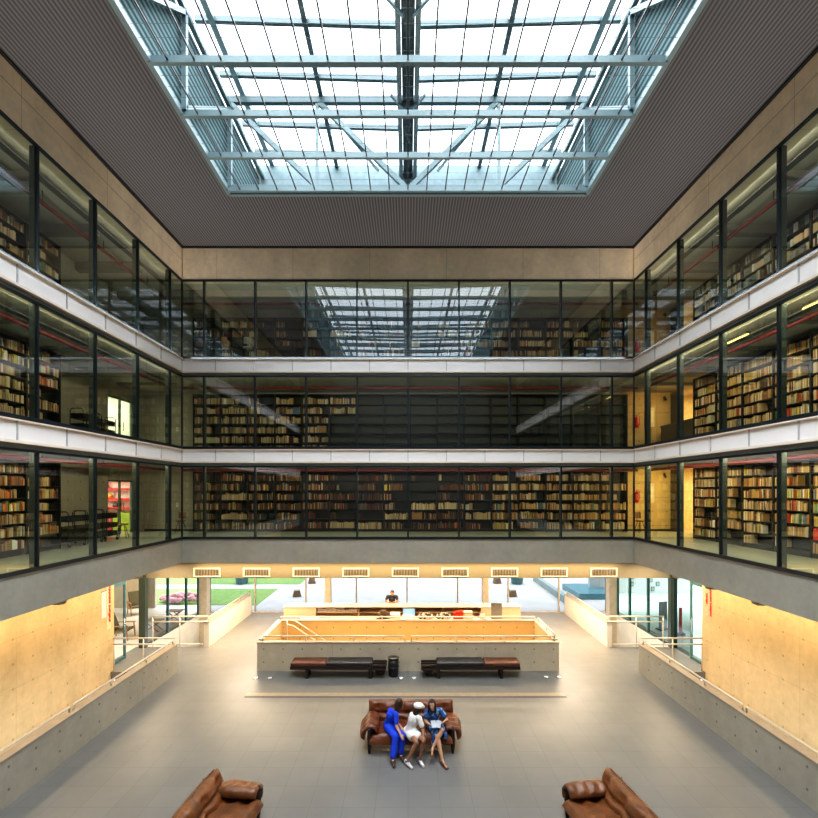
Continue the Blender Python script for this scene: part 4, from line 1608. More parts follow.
lettering('biblioteca brasiliana', (-.012, -.13, .54), vrot((0, 0, -1), (0, 1, 0)), .118, rr)
lettering('mindlin', (-.012, .06, .32), vrot((0, 0, -1), (0, 1, 0)), .118, rr)
rl = empty('wall_sign', (-9.8, 15.0, 2.2), 0, 'vertical red lettering at the end of the left concrete wall', 'sign')
mb = MB(); mb.box(-.004, .006, -.07, .12, -.75, .72); mb.build('sign_panel', plain('sign_sand', (.74, .60, .40), .6), rl)
lettering('biblioteca brasiliana', (.012, .10, .66), vrot((0, 0, -1), (0, -1, 0)), .15, rl)
root = empty('poster', (-9.79, 14.78, 2.3), 0, 'pale blank poster beside the red lettering on the left wall', 'poster')
mb = MB(); mb.box(-.008, .004, -.12, .11, -.42, .42); mb.build('sheet', plain('poster_white', (.78, .70, .68), .6), root)
mb = MB(); mb.box(-.008, .008, -.125, .115, .42, .45); mb.build('clip_rail', M_CHROME, root)

# ------------------------------------------------------------------ reception desk
M_DESK = plain('pale_desk_laminate', (0.72, 0.56, 0.36), .4, 0, .04)
M_DTOP = plain('desk_top', (0.80, 0.66, 0.54), .35, 0, .04)
root = empty('reception_desk', (-.2, 19.5, -.03), 0, 'long pale reception desk with open shelves behind the stairwell', 'desk')
mb = MB(); mb.box(-5.1, 5.0, -.02, .62, 1.04, 1.08); mb.build('desk_top', M_DTOP, root, .006)
mb = MB(); mb.box(-5.08, -3.72, 0, .58, 0, 1.04); mb.build('end_block', M_DESK, root)
mb = MB(); mb.box(3.3, 4.98, 0, .58, 0, 1.04); mb.build('end_block', M_DESK, root)
mb = MB(); mb.box(-3.72, 3.3, .5, .58, 0, 1.04); mb.build('back_panel', plain('desk_shade', (.42, .30, .17), .5), root)
for z in (.1, .48, .80):
    mb = MB(); mb.box(-3.72, 3.3, .05, .5, z, z + .03); mb.build('shelf', M_DESK, root)
for x in (-1.9, 0.0, 1.7):
    mb = MB(); mb.box(x - .015, x + .015, .05, .5, 0, 1.04); mb.build('divider', M_DESK, root)
root = empty('work_table', (-.2, 18.55, 0), 0, 'low pale work table between the stairwell and the reception desk', 'table')
mb = MB(); mb.box(-4.2, 3.9, -.3, .32, .71, .75); mb.build('tabletop', M_DTOP, root, .006)
for x in (-4.1, 0, 3.8):
    for y in (-.25, .27):
        mb = MB(); mb.box(x - .03, x + .03, y - .03, y + .03, 0, .71); mb.build('leg', M_CHROME, root)
# paper stacks on the desk shelf
for i in range(9):
    x = -3.77 + i * .19
    hh = [.16, .10, .14, .18, .12, .15, .09, .13, .11][i]
    root = empty('paper_stack', (x, 19.72, .801), 0, '%s stack of white papers from the left on the desk shelf' % ordw(i + 1), 'papers', 'paper stacks on the desk shelf')
    mb = MB(); mb.box(-.088, .088, -.14, .14, 0, hh * .6); mb.build('lower_bundle', plain('paper_cream', (.75, .68, .55), .7), root)
    mb = MB(); mb.box(-.085, .08, -.13, .13, hh * .6, hh); mb.build('upper_bundle', plain('paper_white', (.85, .82, .76), .7), root)


def monitor(loc, label, scr):
    root = empty('computer_monitor', loc, 0, label, 'monitor')
    mb = MB(); mb.box(-.26, .26, -.02, .02, .12, .46); mb.build('screen_housing', plain('monitor_black', (.015, .015, .017), .3), root, .006)
    mb = MB(); mb.box(-.24, .24, -.024, -.0205, .14, .44); mb.build('screen', plain('screen_' + label[:8], scr, .3, emit=scr + (.6,)), root)
    mb = MB(); mb.box(-.03, .03, .0, .04, .01, .14); mb.build('stand', M_BLACK, root)
    mb = MB(); mb.box(-.13, .13, -.08, .12, 0, .012); mb.build('base', M_BLACK, root)


monitor((.04, 18.66, .75), 'computer monitor with a pale blue screen on the work table', (.35, .6, .75))
root = empty('keyboard_tray', (-.02, 18.42, .75), 0, 'low white device with orange base in front of the monitor', 'device')
mb = MB(); mb.box(-.3, .3, -.12, .1, .0, .05); mb.build('base', plain('device_orange', (.45, .14, .03), .4), root, .01)
mb = MB(); mb.prism([(-.11, .05), (.09, .05), (.09, .2), (.03, .24)], 0, -.22, .22); mb.build('cover', plain('device_white', (.85, .82, .76), .4), root)
# brown bag with gold front, small white box
root = empty('carton', (-1.0, 18.5, .75), 0, 'dark brown rounded bag with gold lettered base at the left of the work table', 'bag')
MB().ellipsoid((0, 0, .22), (.2, .15, .22)).build('bag_body', plain('bag_brown', (.10, .05, .02), .5), root)
mb = MB(); mb.box(-.27, .27, -.17, -.1, 0, .12); mb.build('base_strip', plain('bag_black', (.03, .025, .02), .5), root)
root = empty('cardboard_box', (-.52, 18.5, .75), 0, 'small white box between the brown bag and the monitor', 'box')
mb = MB(); mb.box(-.2, .2, -.12, .12, 0, .26); mb.build('carton_body', plain('box_white', (.82, .74, .62), .6), root, .005)
mb = MB(); mb.prism([(-.12, .26), (.12, .26), (.0, .34)], 0, -.2, .2); mb.build('flap', plain('box_flap', (.86, .80, .7), .6), root)


def weave_mat():
    kk = NT('black_cream_weave')
    n_ = kk.noise(7.0, 2)
    kk.principled(kk.mix(kk.ramp(n_, .48, .54, 0, 1), (.02, .018, .016), (.65, .5, .32)), .7)
    return kk.m


M_WEAVE = weave_mat()
for i, (x, w_) in enumerate(((.83, 'left'), (1.55, 'right'))):
    root = empty('patterned_bag', (x - .12, 18.5, .75), 0, 'black and cream patterned bag, the %s of the pair on the work table' % w_, 'bag', 'patterned bags')
    MB().ellipsoid((0, 0, .165), (.34, .17, .16)).build('bag_body', M_WEAVE, root)
    MB().tube([(-.15, 0, .27), (-.1, 0, .36), (.1, 0, .36), (.15, 0, .27)], .015, 8).build('strap', M_BLACK, root)
root = empty('shopping_bag', (2.02, 18.5, .75), 0, 'bright red box bag on the work table', 'bag')
mb = MB(); mb.prism([(-.2, 0), (.2, 0), (.17, .4), (-.17, .34)], 1, -.14, .14); mb.build('bag_body', plain('bag_red', (.75, .05, .01), .5), root, .01)
MB().tube([(-.08, -.14, .36), (-.07, -.14, .44), (.07, -.14, .44), (.08, -.14, .37)], .01, 6).build('strap', plain('bag_red', (.75, .05, .01), .5), root)
root = empty('gift_box', (2.42, 18.5, .75), 0, 'white box with yellow bands beside the red bag', 'box')
mb = MB(); mb.box(-.18, .18, -.13, .13, 0, .36); mb.build('carton_body', plain('box_white', (.82, .74, .62), .6), root, .006)
for z in (.06, .18, .29):
    mb = MB(); mb.box(-.183, .183, -.133, .133, z, z + .035); mb.build('band', plain('box_yellow', (.75, .52, .05), .5), root)
root = empty('display_panel', (3.55, 18.4, .75), 0, 'upright grey display panel at the right end of the work table', 'panel')
mb = MB(); mb.box(-.22, .22, -.02, .02, .02, .72); mb.build('panel', plain('panel_grey', (.33, .31, .26), .6), root, .004)
mb = MB(); mb.box(-.24, .24, -.07, .07, 0, .02); mb.build('base', M_CHROME, root)
root = empty('leaflet_holder', (3.0, 18.5, .75), 0, 'small white leaflet holder left of the grey panel', 'holder')
for x in (-.06, .06):
    mb = MB(); mb.box(x - .03, x + .03, -.05, .05, 0, .24); mb.build('pocket', plain('box_white', (.82, .74, .62), .6), root)
mb = MB(); mb.box(-.1, .1, .05, .06, 0, .28); mb.build('back_panel', plain('box_flap', (.86, .80, .7), .6), root)
# small things on top of the reception desk
for i, (px, c) in enumerate(((327, (.6, .3, .2)), (333, (.75, .72, .7)), (341, (.45, .4, .5)), (350, (.7, .35, .25)), (358, (.72, .7, .66)), (466, (.6, .25, .2)), (478, (.72, .68, .6)), (486, (.5, .45, .4)))):
    x = PX(px, 19.8)
    nm = colour_word(c)
    root = empty('leaflet_pile', (x, 19.85, 1.051), 0, 'low pile of leaflets on the desk top, %s from the left' % ordw(i + 1), 'leaflets', 'leaflets on the desk top')
    mb = MB(); mb.box(-.09, .09, -.12, .12, 0, .025); mb.build('leaflets', plain('leaflet_%d' % i, c, .6), root)
    mb = MB(); mb.box(-.08, .085, -.11, .115, .025, .04); mb.build('top_leaflet', plain('paper_white', (.85, .82, .76), .7), root)

# ------------------------------------------------------------------ glazing at ground level
WGN = 10
root = empty('window_10', (0, 22.5, 0), 0, 'wide rear window wall onto the terrace', None, None, 'structure')
M_MUL = plain('beige_mullion', (.42, .36, .27), .5)
xs = [-9.8] + [k * 2.48 - .05 for k in range(-3, 4)] + [9.8]
for a, b in zip(xs, xs[1:]):
    MB().quad((a, 0, .03), (b, 0, .03), (b, 0, 2.66), (a, 0, 2.66)).build('glass_pane', M_DIMGL, root)
for x in xs[1:-1]:
    mb = MB(); mb.box(x - .03, x + .03, -.06, .06, 0, 2.66); mb.build('mullion', M_MUL, root)
mb = MB(); mb.box(-9.8, 9.8, -.05, .05, 0, .05); mb.build('bottom_rail', M_MUL, root)
for x in (-3.75, 3.62):
    m = MB(); m.box(x - .14, x + .14, 21.4, 21.68, 0, 2.66); struct('column', m, plain('column_cement', (.50, .44, .34), .6))
for s in (-1, 1):
    m = MB(); m.box(min(s * 9.7, s * 10.05), max(s * 9.7, s * 10.05), 22.1, 22.6, -2.3, 2.66); struct('column', m, plain('column_cement', (.50, .44, .34), .6))
    nm = 'left' if s < 0 else 'right'
    root = empty('window_%d' % (11 if s < 0 else 12), (s * 10.1, 15.3, 0), 0, 'full height side glazing at the %s of the landing' % nm, None, None, 'structure')
    gm = M_SIDEG if s < 0 else M_GREENG
    sm_ = plain('teal_mullion_%s' % nm, (.06, .14, .17) if s < 0 else (.05, .14, .125), .4)
    ys_ = [2.2, 4.0, 5.6, 6.8]
    for a, b in zip(ys_, ys_[1:]):
        MB().quad((0, a, .02), (0, b, .02), (0, b, 3.3), (0, a, 3.3)).build('glass_pane', gm, root)
    for y in ys_[1:]:
        mb = MB(); mb.box(-.05, .05, y - .035, y + .035, 0, 3.3); mb.build('mullion', sm_, root)
    mb = MB(); mb.box(-.12, .12, 2.12, 2.32, 0, 3.3); mb.build('corner_post', plain('dark_post', (.03, .045, .03), .4), root)
    mb = MB(); mb.box(-.05, .05, 2.2, 6.9, 0, .03); mb.build('bottom_rail', M_FIN, root)
    if s > 0:
        MB().quad((0, 1.15, .02), (0, 2.2, .02), (0, 2.2, 3.3), (0, 1.15, 3.3)).build('glass_pane', gm, root)
    # door leaf
    root = empty('door_%d' % (4 if s < 0 else 5), (s * 10.1, 15.32, 0), 0, 'glass door with teal frame at the %s landing' % nm, None, None, 'structure')
    W_ = 1.0
    for q in ((0, .08, 0, 2.75), (W_, W_ + .08, 0, 2.75)):
        mb = MB(); mb.box(-.03, .03, q[0], q[1], q[2], q[3]); mb.build('door_frame', sm_, root)
    for z in (0, 2.65):
        mb = MB(); mb.box(-.03, .03, .08, W_, z, z + .1); mb.build('door_frame', sm_, root)
    pn = MB().quad((0, .08, .1), (0, W_, .1), (0, W_, 2.65), (0, .08, 2.65)).build('glass_pane', glass('clear_door_glazing', (.8, .86, .86), .04, .6), root)
    MB().tube([(-s * .03, W_ - .12, .95), (-s * .1, W_ - .12, .95), (-s * .1, W_ - .12, 1.45), (-s * .03, W_ - .12, 1.45)], .015, 8).build('door_handle', M_CHROME, root)

# ------------------------------------------------------------------ outside
m = MB(); m.box(-40, 40, 22.7, 60, -.3, -.02)
for s in (-1, 1):
    m.box(min(s * 10.4, s * 40), max(s * 10.4, s * 40), 12.0, 22.7, -.3, -.02)
struct('ground', m, plain('pale_terrace_paving', (.62, .62, .60), .8, 0, .08, 1))
kk = NT('lawn_green')
kk.principled(kk.mix(kk.ramp(kk.noise(3.0, 5), .3, .7), (.20, .36, .09), (.30, .46, .15)), .9)
M_LAWN = kk.m
m = MB(); m.box(-30, -7.9, 24.0, 27.9, -.02, .0); m.box(-30, -6.9, 29.3, 55, -.02, .0)
tag(struct('lawn', m, M_LAWN), None, None, None, 'structure')
M_STONE = plain('brown_stone', (.30, .17, .10), .8)


def stone_seat(px, py, label):
    d = F * H / (py - 490.0)
    root = empty('stone_seat', (PX(px, d), d, -.02), .3, label, 'stone seat', 'stone seats on the terrace')
    mb = MB(); mb.prism([(-.24, 0), (.24, 0), (.16, .34), (-.16, .34)], 1, -.18, .18); mb.build('seat_block', M_STONE, root, .02)
    mb = MB(); mb.box(-.18, .18, -.18, .18, .34, .38); mb.build('seat_slab', plain('pale_stone', (.5, .44, .36), .7), root, .01)


stone_seat(297, 596, 'brown stone seat on the terrace, nearer one behind the left window')
stone_seat(312, 583, 'brown stone seat on the terrace, farther one behind the left window')
stone_seat(512, 596, 'brown stone seat on the terrace, nearer one behind the right window')
stone_seat(497, 583, 'brown stone seat on the terrace, farther one behind the right window')
root = empty('planter', (PX(563 - 46, 29.5), 29.5, -.02), 0, 'teal tub standing far out on the right of the terrace', 'planter')
MB().lathe([(.3, 0), (.36, .05), (.42, .5), (.44, .55), (.38, .56)], 16).build('tub', plain('teal_glaze', (.08, .22, .24), .4), root)
MB().lathe([(.37, .5), (.2, .54), (.02, .55)], 12).build('soil', plain('soil', (.05, .04, .03), .9), root)
root = empty('planter', (PX(242 + 0, 29.5), 29.5, -.02), 0, 'teal tub standing far out beside the lawn', 'planter')
MB().lathe([(.3, 0), (.36, .05), (.42, .5), (.44, .55), (.38, .56)], 16).build('tub', plain('teal_glaze', (.08, .22, .24), .4), root)
MB().lathe([(.37, .5), (.2, .54), (.02, .55)], 12).build('soil', plain('soil', (.05, .04, .03), .9), root)
# low garden wall at the right rear
m = MB()
m.prism([(8.3, 24.0), (8.6, 24.0), (8.6, 30.5), (8.3, 30.5)], 2, -.02, .35)
struct('garden_wall', m, plain('grey_green_wall', (.32, .42, .42), .7))
m = MB(); m.box(9.4, 11.4, 25.2, 28.0, -.02, .3)
struct('pool', m, plain('teal_water', (.10, .30, .36), .15, 0, .1))
# exhibition wall with small drawings at the right
m = MB(); m.box(10.6, 20, 26.8, 27.0, -.02, 2.6)
struct('wall_exhibition', m, plain('gallery_white', (.80, .80, .78), .7, 0, .03))
for i, (px, py) in enumerate(((632, 584), (632, 577), (651, 580), (658, 584), (653, 589), (676, 578))):
    root = empty('drawing', (PX(px, 26.75), 26.78, PZ(py, 26.75)), 0, 'small framed drawing on the white wall outside, %s from the left' % ordw(i + 1), 'drawing', 'drawings on the white wall')
    mb = MB(); mb.box(-.1, .1, -.015, .015, -.13, .13); mb.build('frame', plain('frame_dark', (.08, .1, .09), .5), root)
    mb = MB(); mb.box(-.075, .075, -.02, -.0155, -.1, .1); mb.build('sheet', plain('sheet_green', (.35, .5, .42), .6), root)
root = empty('sign_stand', (11.0, 19.8, -.02), .3, 'grey upright sign stand behind the right glazing', 'sign stand')
mb = MB(); mb.box(-.2, .2, -.03, .03, .05, 1.2); mb.build('panel', plain('stand_grey', (.40, .42, .46), .5), root, .006)
mb = MB(); mb.box(-.26, .26, -.15, .15, 0, .05); mb.build('base', M_BLACK, root)
root = empty('red_banner', (11.28, 19.0, -.02), 0, 'narrow red banner stand behind the dark post at the right', 'banner')
mb = MB(); mb.box(-.06, .06, -.01, .01, .1, 1.15); mb.build('banner_cloth', plain('banner_red', (.55, .04, .03), .6), root)
mb = MB(); mb.box(-.16, .16, -.08, .08, 0, .1); mb.build('base', M_BLACK, root)
# lobby floor outside the right glazing, cafe corner outside the left
m = MB(); m.box(10.4, 16, 14.5, 22.6, -.02, -.01)
struct('lobby_paving', m, plain('pale_green_floor', (.50, .60, .54), .4, 0, .06))
m = MB(); m.box(-16, -10.4, 14.5, 23.2, -.02, -.01)
struct('cafe_floor', m, plain('pale_sand_floor', (.70, .62, .50), .5, 0, .06))
m = MB(); m.box(-16, -12.9, 23.4, 23.6, -.02, 3.2); m.box(-16.2, -16, 14.5, 23.6, -.02, 3.2); m.box(-16, -10.05, 14.3, 14.5, -.02, 3.2)
struct('cafe_wall', m, plain('cafe_plaster', (.74, .64, .48), .7, 0, .05))
m = MB(); m.box(14.5, 14.7, 14.0, 20.2, -.02, 3.2)
struct('lobby_screen', m, plain('lobby_pale', (.70, .74, .70), .7, 0, .05))
M_OAK = wood('honey_wood', (.42, .20, .07), 2, .5)
M_WOV = plain('olive_weave', (.16, .13, .06), .8, 0, .25, 20)


def armchair(loc, rz, label):
    root = empty('armchair', loc, rz, label, 'armchair', 'wooden armchairs in the cafe corner')
    for sx in (-1, 1):
        MB().tube([(sx * .33, -.32, .0), (sx * .33, -.28, .42), (sx * .33, -.26, .56)], [.02, .028, .022], 8).build('leg', M_OAK, root)
        MB().tube([(sx * .33, .42, .0), (sx * .33, .3, .4), (sx * .33, .36, .62)], [.02, .028, .022], 8).build('leg', M_OAK, root)
        mb = MB(); mb.bar((sx * .33, -.34, .58), (sx * .33, .4, .58), .07, .03); mb.build('armrest', M_OAK, root, .008)
        mb = MB(); mb.bar((sx * .33, -.28, .34), (sx * .33, .32, .28), .03, .05); mb.build('side_rail', M_OAK, root)
    mb = MB(); mb.bar((0, -.28, .37), (0, .28, .31), .58, .09); mb.build('seat', M_WOV, root, .02)
    mb = MB(); mb.bar((0, .27, .36), (0, .50, 1.02), .58, .08, (0, 1, 0)); mb.build('backrest', M_WOV, root, .02)
    return root


armchair((-13.15, 22.3, -.01), .75, 'wooden armchair with dark woven back facing out by the cafe wall')
armchair((-11.55, 18.6, -.01), 1.7, 'wooden armchair seen from the side behind the left glass door')


def xstool(loc, label, c):
    root = empty('folding_stool', loc, 0, label, 'stool', 'folding stools')
    for sy in (-1, 1):
        mb = MB(); mb.bar((-.28, sy * .2, 0), (.28, sy * .2, .43), .03, .03); mb.build('leg', M_OAK, root)
        mb = MB(); mb.bar((.28, sy * .17, 0), (-.28, sy * .17, .43), .03, .03); mb.build('leg', M_OAK, root)
    mb = MB(); mb.box(-.34, .34, -.25, .25, .43, .46); mb.build('seat', plain('stool_top_' + label[:6], c, .5), root, .01)


xstool((-10.85, 19.6, -.01), 'honey coloured folding stool with crossed legs by the left glazing', (.75, .42, .16))
xstool((-10.75, 21.2, -.01), 'brown folding stool with crossed legs, farther along the left glazing', (.5, .25, .1))
root = empty('flower_bed', (-12.0, 24.6, 0), 0, 'low mound of pink blossom beyond the left glazing', 'shrub')
mb = MB()
for i in range(60):
    a, r_ = RND.uniform(0, 2 * PI), RND.uniform(0, 1) ** .5
    mb.ellipsoid((math.cos(a) * r_ * 1.3, math.sin(a) * r_ * .5, .12 + .35 * (1 - r_) + RND.uniform(0, .12)), (.17, .15, .12), None, 7, 5)
tag(mb.build('blossom', plain('blossom_pink', (.68, .34, .40), .8, 0, .3, 3), root), None, None, None, 'stuff')
root = empty('cube_seat', (-11.5, 16.4, -.01), 0, 'dark blue cube seat behind the left glass door', 'seat')
mb = MB(); mb.box(-.25, .25, -.25, .25, .06, .48); mb.build('seat_block', plain('navy_fabric', (.03, .09, .14), .7), root, .03)
mb = MB(); mb.box(-.22, .22, -.22, .22, 0, .06); mb.build('plinth', M_BLACK, root)
# ------------------------------------------------------------------ people
def frame_from(fwd, up=(0, 0, 1)):
    f = Vector(fwd).normalized()
    u = Vector(up)
    r = f.cross(u).normalized()
    u = r.cross(f)
    return Matrix((r, f, u)).transposed()      # columns: right, forward, up


def hand(mb, wrist, fwd, palm_dir, side, s=1.0, curl=0.5):
    """palm, four bent fingers and a thumb leaving the side of the palm"""
    f = Vector(fwd).normalized()
    n = Vector(palm_dir)
    n = (n - f * n.dot(f)).normalized()
    r = f.cross(n).normalized() * side
    w_ = Vector(wrist)
    c = w_ + f * .05 * s
    mb.ellipsoid(c, (.036 * s, .052 * s, .017 * s), Matrix((r, f, n)).transposed(), 12, 8)
    for i, (off, ln) in enumerate(((-.027, .064), (-.009, .074), (.009, .070), (.026, .054))):
        p = w_ + f * .09 * s + r * off * s
        d = f
        rad = .0085 * s
        for j, fr in enumerate((.45, .32, .23)):
            d = (d + n * curl * .55).normalized()
            q = p + d * ln * fr * s
            mb.capsule(p, q, rad, rad * .92, 8)
            p, rad = q, rad * .92
    p = w_ + f * .03 * s - r * .03 * s
    d = (f * .6 - r * .8 + n * .25).normalized()
    q = p + d * .035 * s
    mb.capsule(p, q, .011 * s, .010 * s, 8)
    d2 = (f * .9 - r * .25 + n * .3).normalized()
    mb.capsule(q, q + d2 * .03 * s, .010 * s, .008 * s, 8)


def person(label, base, J, skin, face, s=0.95, curl=.6, hands=None):
    """J: world joints.  returns root, head frame"""
    root = empty('person', base, 0, label, 'person')
    o = Vector(base)
    L = {k: Vector(v) - o for k, v in J.items()}
    mb = MB()
    pel, che, nek, hd = L['pelvis'], L['chest'], L['neck'], L['head']
    mid = (pel + che) / 2
    lat = (L['hip_r'] - L['hip_l']).normalized()
    mb.capsule(L['hip_l'], L['hip_r'], .105 * s, .105 * s)
    mb.capsule(pel, mid, .125 * s, .105 * s)
    mb.capsule(mid, che, .105 * s, .125 * s)
    shl = (L['sh_r'] - L['sh_l'])
    mb.capsule(L['sh_l'] + shl * .12, L['sh_r'] - shl * .12, .062 * s, .062 * s)
    mb.capsule(che, nek - Vector((0, 0, .03 * s)), .115 * s, .06 * s)
    mb.capsule(nek - Vector((0, 0, .04 * s)), hd - Vector((0, 0, .03 * s)), .047 * s, .045 * s)
    for k in 'lr':
        mb.capsule(L['sh_' + k], L['el_' + k], .046 * s, .036 * s)
        mb.capsule(L['el_' + k], L['wr_' + k], .036 * s, .024 * s)
        mb.capsule(L['hip_' + k], L['kn_' + k], .085 * s, .056 * s)
        kn, an = L['kn_' + k], L['an_' + k]
        calf = kn + (an - kn) * .32
        mb.capsule(kn, calf, .052 * s, .053 * s)
        mb.capsule(calf, an, .053 * s, .033 * s)
        tdir = (L['toe_' + k] - an)
        heel = an - Vector((tdir.x, tdir.y, 0)).normalized() * .045 * s - Vector((0, 0, .045 * s))
        toe = L['toe_' + k]
        mb.capsule(an - Vector((0, 0, .02 * s)), heel, .034 * s, .026 * s)
        mb.capsule(heel, toe, .027 * s, .022 * s)
        mb.capsule(an, (an + toe) / 2, .034 * s, .028 * s)
        hx = hands.get(k) if hands else None
        fw = Vector(hx[0]) if hx else (L['wr_' + k] - L['el_' + k])
        pn = Vector(hx[1]) if hx else Vector((0, 0, -1))
        hand(mb, L['wr_' + k], fw, pn, 1 if k == 'l' else -1, s, curl)
    # head: skull, jaw, nose, ears
    M = frame_from(face)

    def hp(x, y, z):
        return hd + M @ Vector((x, y, z)) * s
    M3 = M
    mb.ellipsoid(hp(0, -.01, .025), (.076 * s, .096 * s, .098 * s), M3, 16, 12)
    mb.ellipsoid(hp(0, .03, -.05), (.056 * s, .062 * s, .062 * s), M3, 14, 10)
    mb.ellipsoid(hp(0, .062, -.09), (.026 * s, .024 * s, .022 * s), M3, 10, 8)
    mb.capsule(hp(0, .088, .01), hp(0, .104, -.028), .010 * s, .015 * s, 8)
    for sx in (-1, 1):
        mb.ellipsoid(hp(sx * .078, -.005, -.005), (.010 * s, .02 * s, .032 * s), M3, 8, 6)
        mb.ellipsoid(hp(sx * .034, .083, .024), (.022 * s, .012 * s, .009 * s), M3, 8, 6)
    body = blob('body', mb, skin, root, .0075, 3)
    for sx in (-1, 1):
        MB().ellipsoid(hp(sx * .032, .086, .003), (.013 * s, .008 * s, .007 * s), M3, 10, 6).build('eye', plain('eye_white', (.7, .68, .64), .3), root)
        MB().ellipsoid(hp(sx * .032, .093, .003), (.006 * s, .003 * s, .006 * s), M3, 8, 6).build('pupil', plain('eye_dark', (.02, .012, .01), .2), root)
    MB().ellipsoid(hp(0, .088, -.058), (.024 * s, .010 * s, .007 * s), M3, 10, 6).build('mouth', plain('lip', (.35, .08, .07), .5), root)
    return root, L, hp, M3, s


def shoe(root, L, k, s, mat, sole=None, name='shoe', h=1.0):
    an, toe = L['an_' + k], L['toe_' + k]
    t = Vector((toe.x - an.x, toe.y - an.y, 0))
    hd_ = t.normalized()
    mb = MB()
    heel = Vector((an.x, an.y, an.z - .05 * s)) - hd_ * .045 * s
    mb.capsule(heel + Vector((0, 0, .01)), toe, .042 * s, .036 * s)
    mb.capsule(heel + Vector((0, 0, .03 * h)), an - Vector((0, 0, .0)) + Vector((0, 0, .02 * (h - 1))), .042 * s, .040 * s)
    mb.capsule(an + Vector((0, 0, -.02)), (an + toe) / 2, .038 * s, .034 * s)
    return blob(name, mb, mat, root, .010, 2)


def cloth(name, color, rough=.8, var=.15, scale=6):
    return plain(name, color, rough, 0, var, scale)


SKIN_T = plain('skin_tan', (.52, .28, .17), .5, 0, .06, 10)
SKIN_B = plain('skin_brown', (.32, .15, .08), .5, 0, .06, 10)
HAIR_D = plain('hair_dark', (.018, .012, .009), .45, 0, .3, 30)
HAIR_B = plain('hair_brown', (.045, .022, .012), .5, 0, .3, 30)

# --- woman in a blue jumpsuit, turned towards her companions
J = dict(pelvis=(-.45, 10.66, .53), chest=(-.37, 10.60, .80), neck=(-.29, 10.60, .93), head=(-.19, 10.62, 1.05),
         sh_l=(-.42, 10.70, .86), sh_r=(-.27, 10.46, .88), hip_l=(-.44, 10.72, .52), hip_r=(-.43, 10.55, .52),
         el_l=(-.30, 10.62, .68), wr_l=(-.14, 10.42, .60), el_r=(-.26, 10.34, .67), wr_r=(-.17, 10.20, .58),
         kn_l=(-.13, 10.29, .50), an_l=(-.17, 10.24, .10), toe_l=(-.09, 10.09, .035),
         kn_r=(-.28, 10.22, .50), an_r=(-.34, 10.06, .10), toe_r=(-.30, 9.90, .035))
root, L, hp, M, s = person('woman in a bright blue jumpsuit leaning towards her companions on the sofa', (-.3, 10.3, 0), J, SKIN_T, (.75, .55, -.05), .95)
BLUE = cloth('jumpsuit_blue', (.005, .05, .58))
mb = MB()
mb.capsule(L['hip_l'], L['hip_r'], .125, .125)
mb.capsule(L['pelvis'], (L['pelvis'] + L['chest']) / 2, .14, .115)
mb.capsule((L['pelvis'] + L['chest']) / 2, L['chest'], .115, .135)
mb.capsule(L['chest'], L['neck'] - Vector((0, 0, .05)), .125, .068)
sv = L['sh_r'] - L['sh_l']
mb.capsule(L['sh_l'] + sv * .06, L['sh_r'] - sv * .06, .068, .068)
for k in 'lr':
    mb.capsule(L['sh_' + k], L['sh_' + k] + (L['el_' + k] - L['sh_' + k]) * .65, .062, .060)
    mb.capsule(L['hip_' + k], L['kn_' + k], .108, .078)
    mb.capsule(L['kn_' + k], L['kn_' + k] + (L['an_' + k] - L['kn_' + k]) * .85, .078, .072)
blob('jumpsuit', mb, BLUE, root, .011, 3)
for k in 'lr':
    shoe(root, L, k, .95, plain('boot_brown', (.05, .022, .016), .5), name='boot', h=1.6)
mb = MB()
mb.ellipsoid(hp(0, -.025, .035), (.087, .10, .10), M)
mb.ellipsoid(hp(0, -.075, -.03), (.078, .06, .10), M)
mb.ellipsoid(hp(0, -.09, -.10), (.065, .05, .08), M)
mb.ellipsoid(hp(.02, -.10, -.19), (.055, .04, .08), M)
for sx in (-1, 1):
    mb.ellipsoid(hp(sx * .068, -.015, -.01), (.02, .05, .07), M)
blob('hair', mb, HAIR_B, root, .010, 2)

# --- woman in white with a white cap
J = dict(pelvis=(.05, 10.40, .53), chest=(.13, 10.40, .80), neck=(.19, 10.42, .93), head=(.25, 10.44, 1.03),
         sh_l=(.09, 10.51, .855), sh_r=(.26, 10.30, .87), hip_l=(.0, 10.42, .52), hip_r=(.13, 10.33, .52),
         el_l=(.14, 10.42, .68), wr_l=(.30, 10.28, .62), el_r=(.33, 10.20, .68), wr_r=(.33, 10.06, .61),
         kn_l=(.19, 10.00, .49), an_l=(-.02, 9.99, .10), toe_l=(.08, 9.86, .035),
         kn_r=(.34, 10.07, .50), an_r=(.25, 10.06, .10), toe_r=(.33, 9.92, .035))
root, L, hp, M, s = person('woman in a white outfit and white cap sitting between the other two', (.15, 10.2, 0), J, SKIN_B, (.80, .55, -.15), .93)
WHT = cloth('white_romper', (.72, .70, .66))
mb = MB()
mb.capsule(L['hip_l'], L['hip_r'], .125, .125)
mb.capsule(L['pelvis'], (L['pelvis'] + L['chest']) / 2, .14, .115)
mb.capsule((L['pelvis'] + L['chest']) / 2, L['chest'], .115, .132)
mb.capsule(L['chest'], L['neck'] - Vector((0, 0, .055)), .12, .066)
sv = L['sh_r'] - L['sh_l']
mb.capsule(L['sh_l'] + sv * .06, L['sh_r'] - sv * .06, .066, .066)
for k in 'lr':
    mb.capsule(L['sh_' + k], L['sh_' + k] + (L['el_' + k] - L['sh_' + k]) * .6, .062, .064)
    mb.capsule(L['hip_' + k], L['hip_' + k] + (L['kn_' + k] - L['hip_' + k]) * .42, .108, .105)
blob('romper', mb, WHT, root, .011, 3)
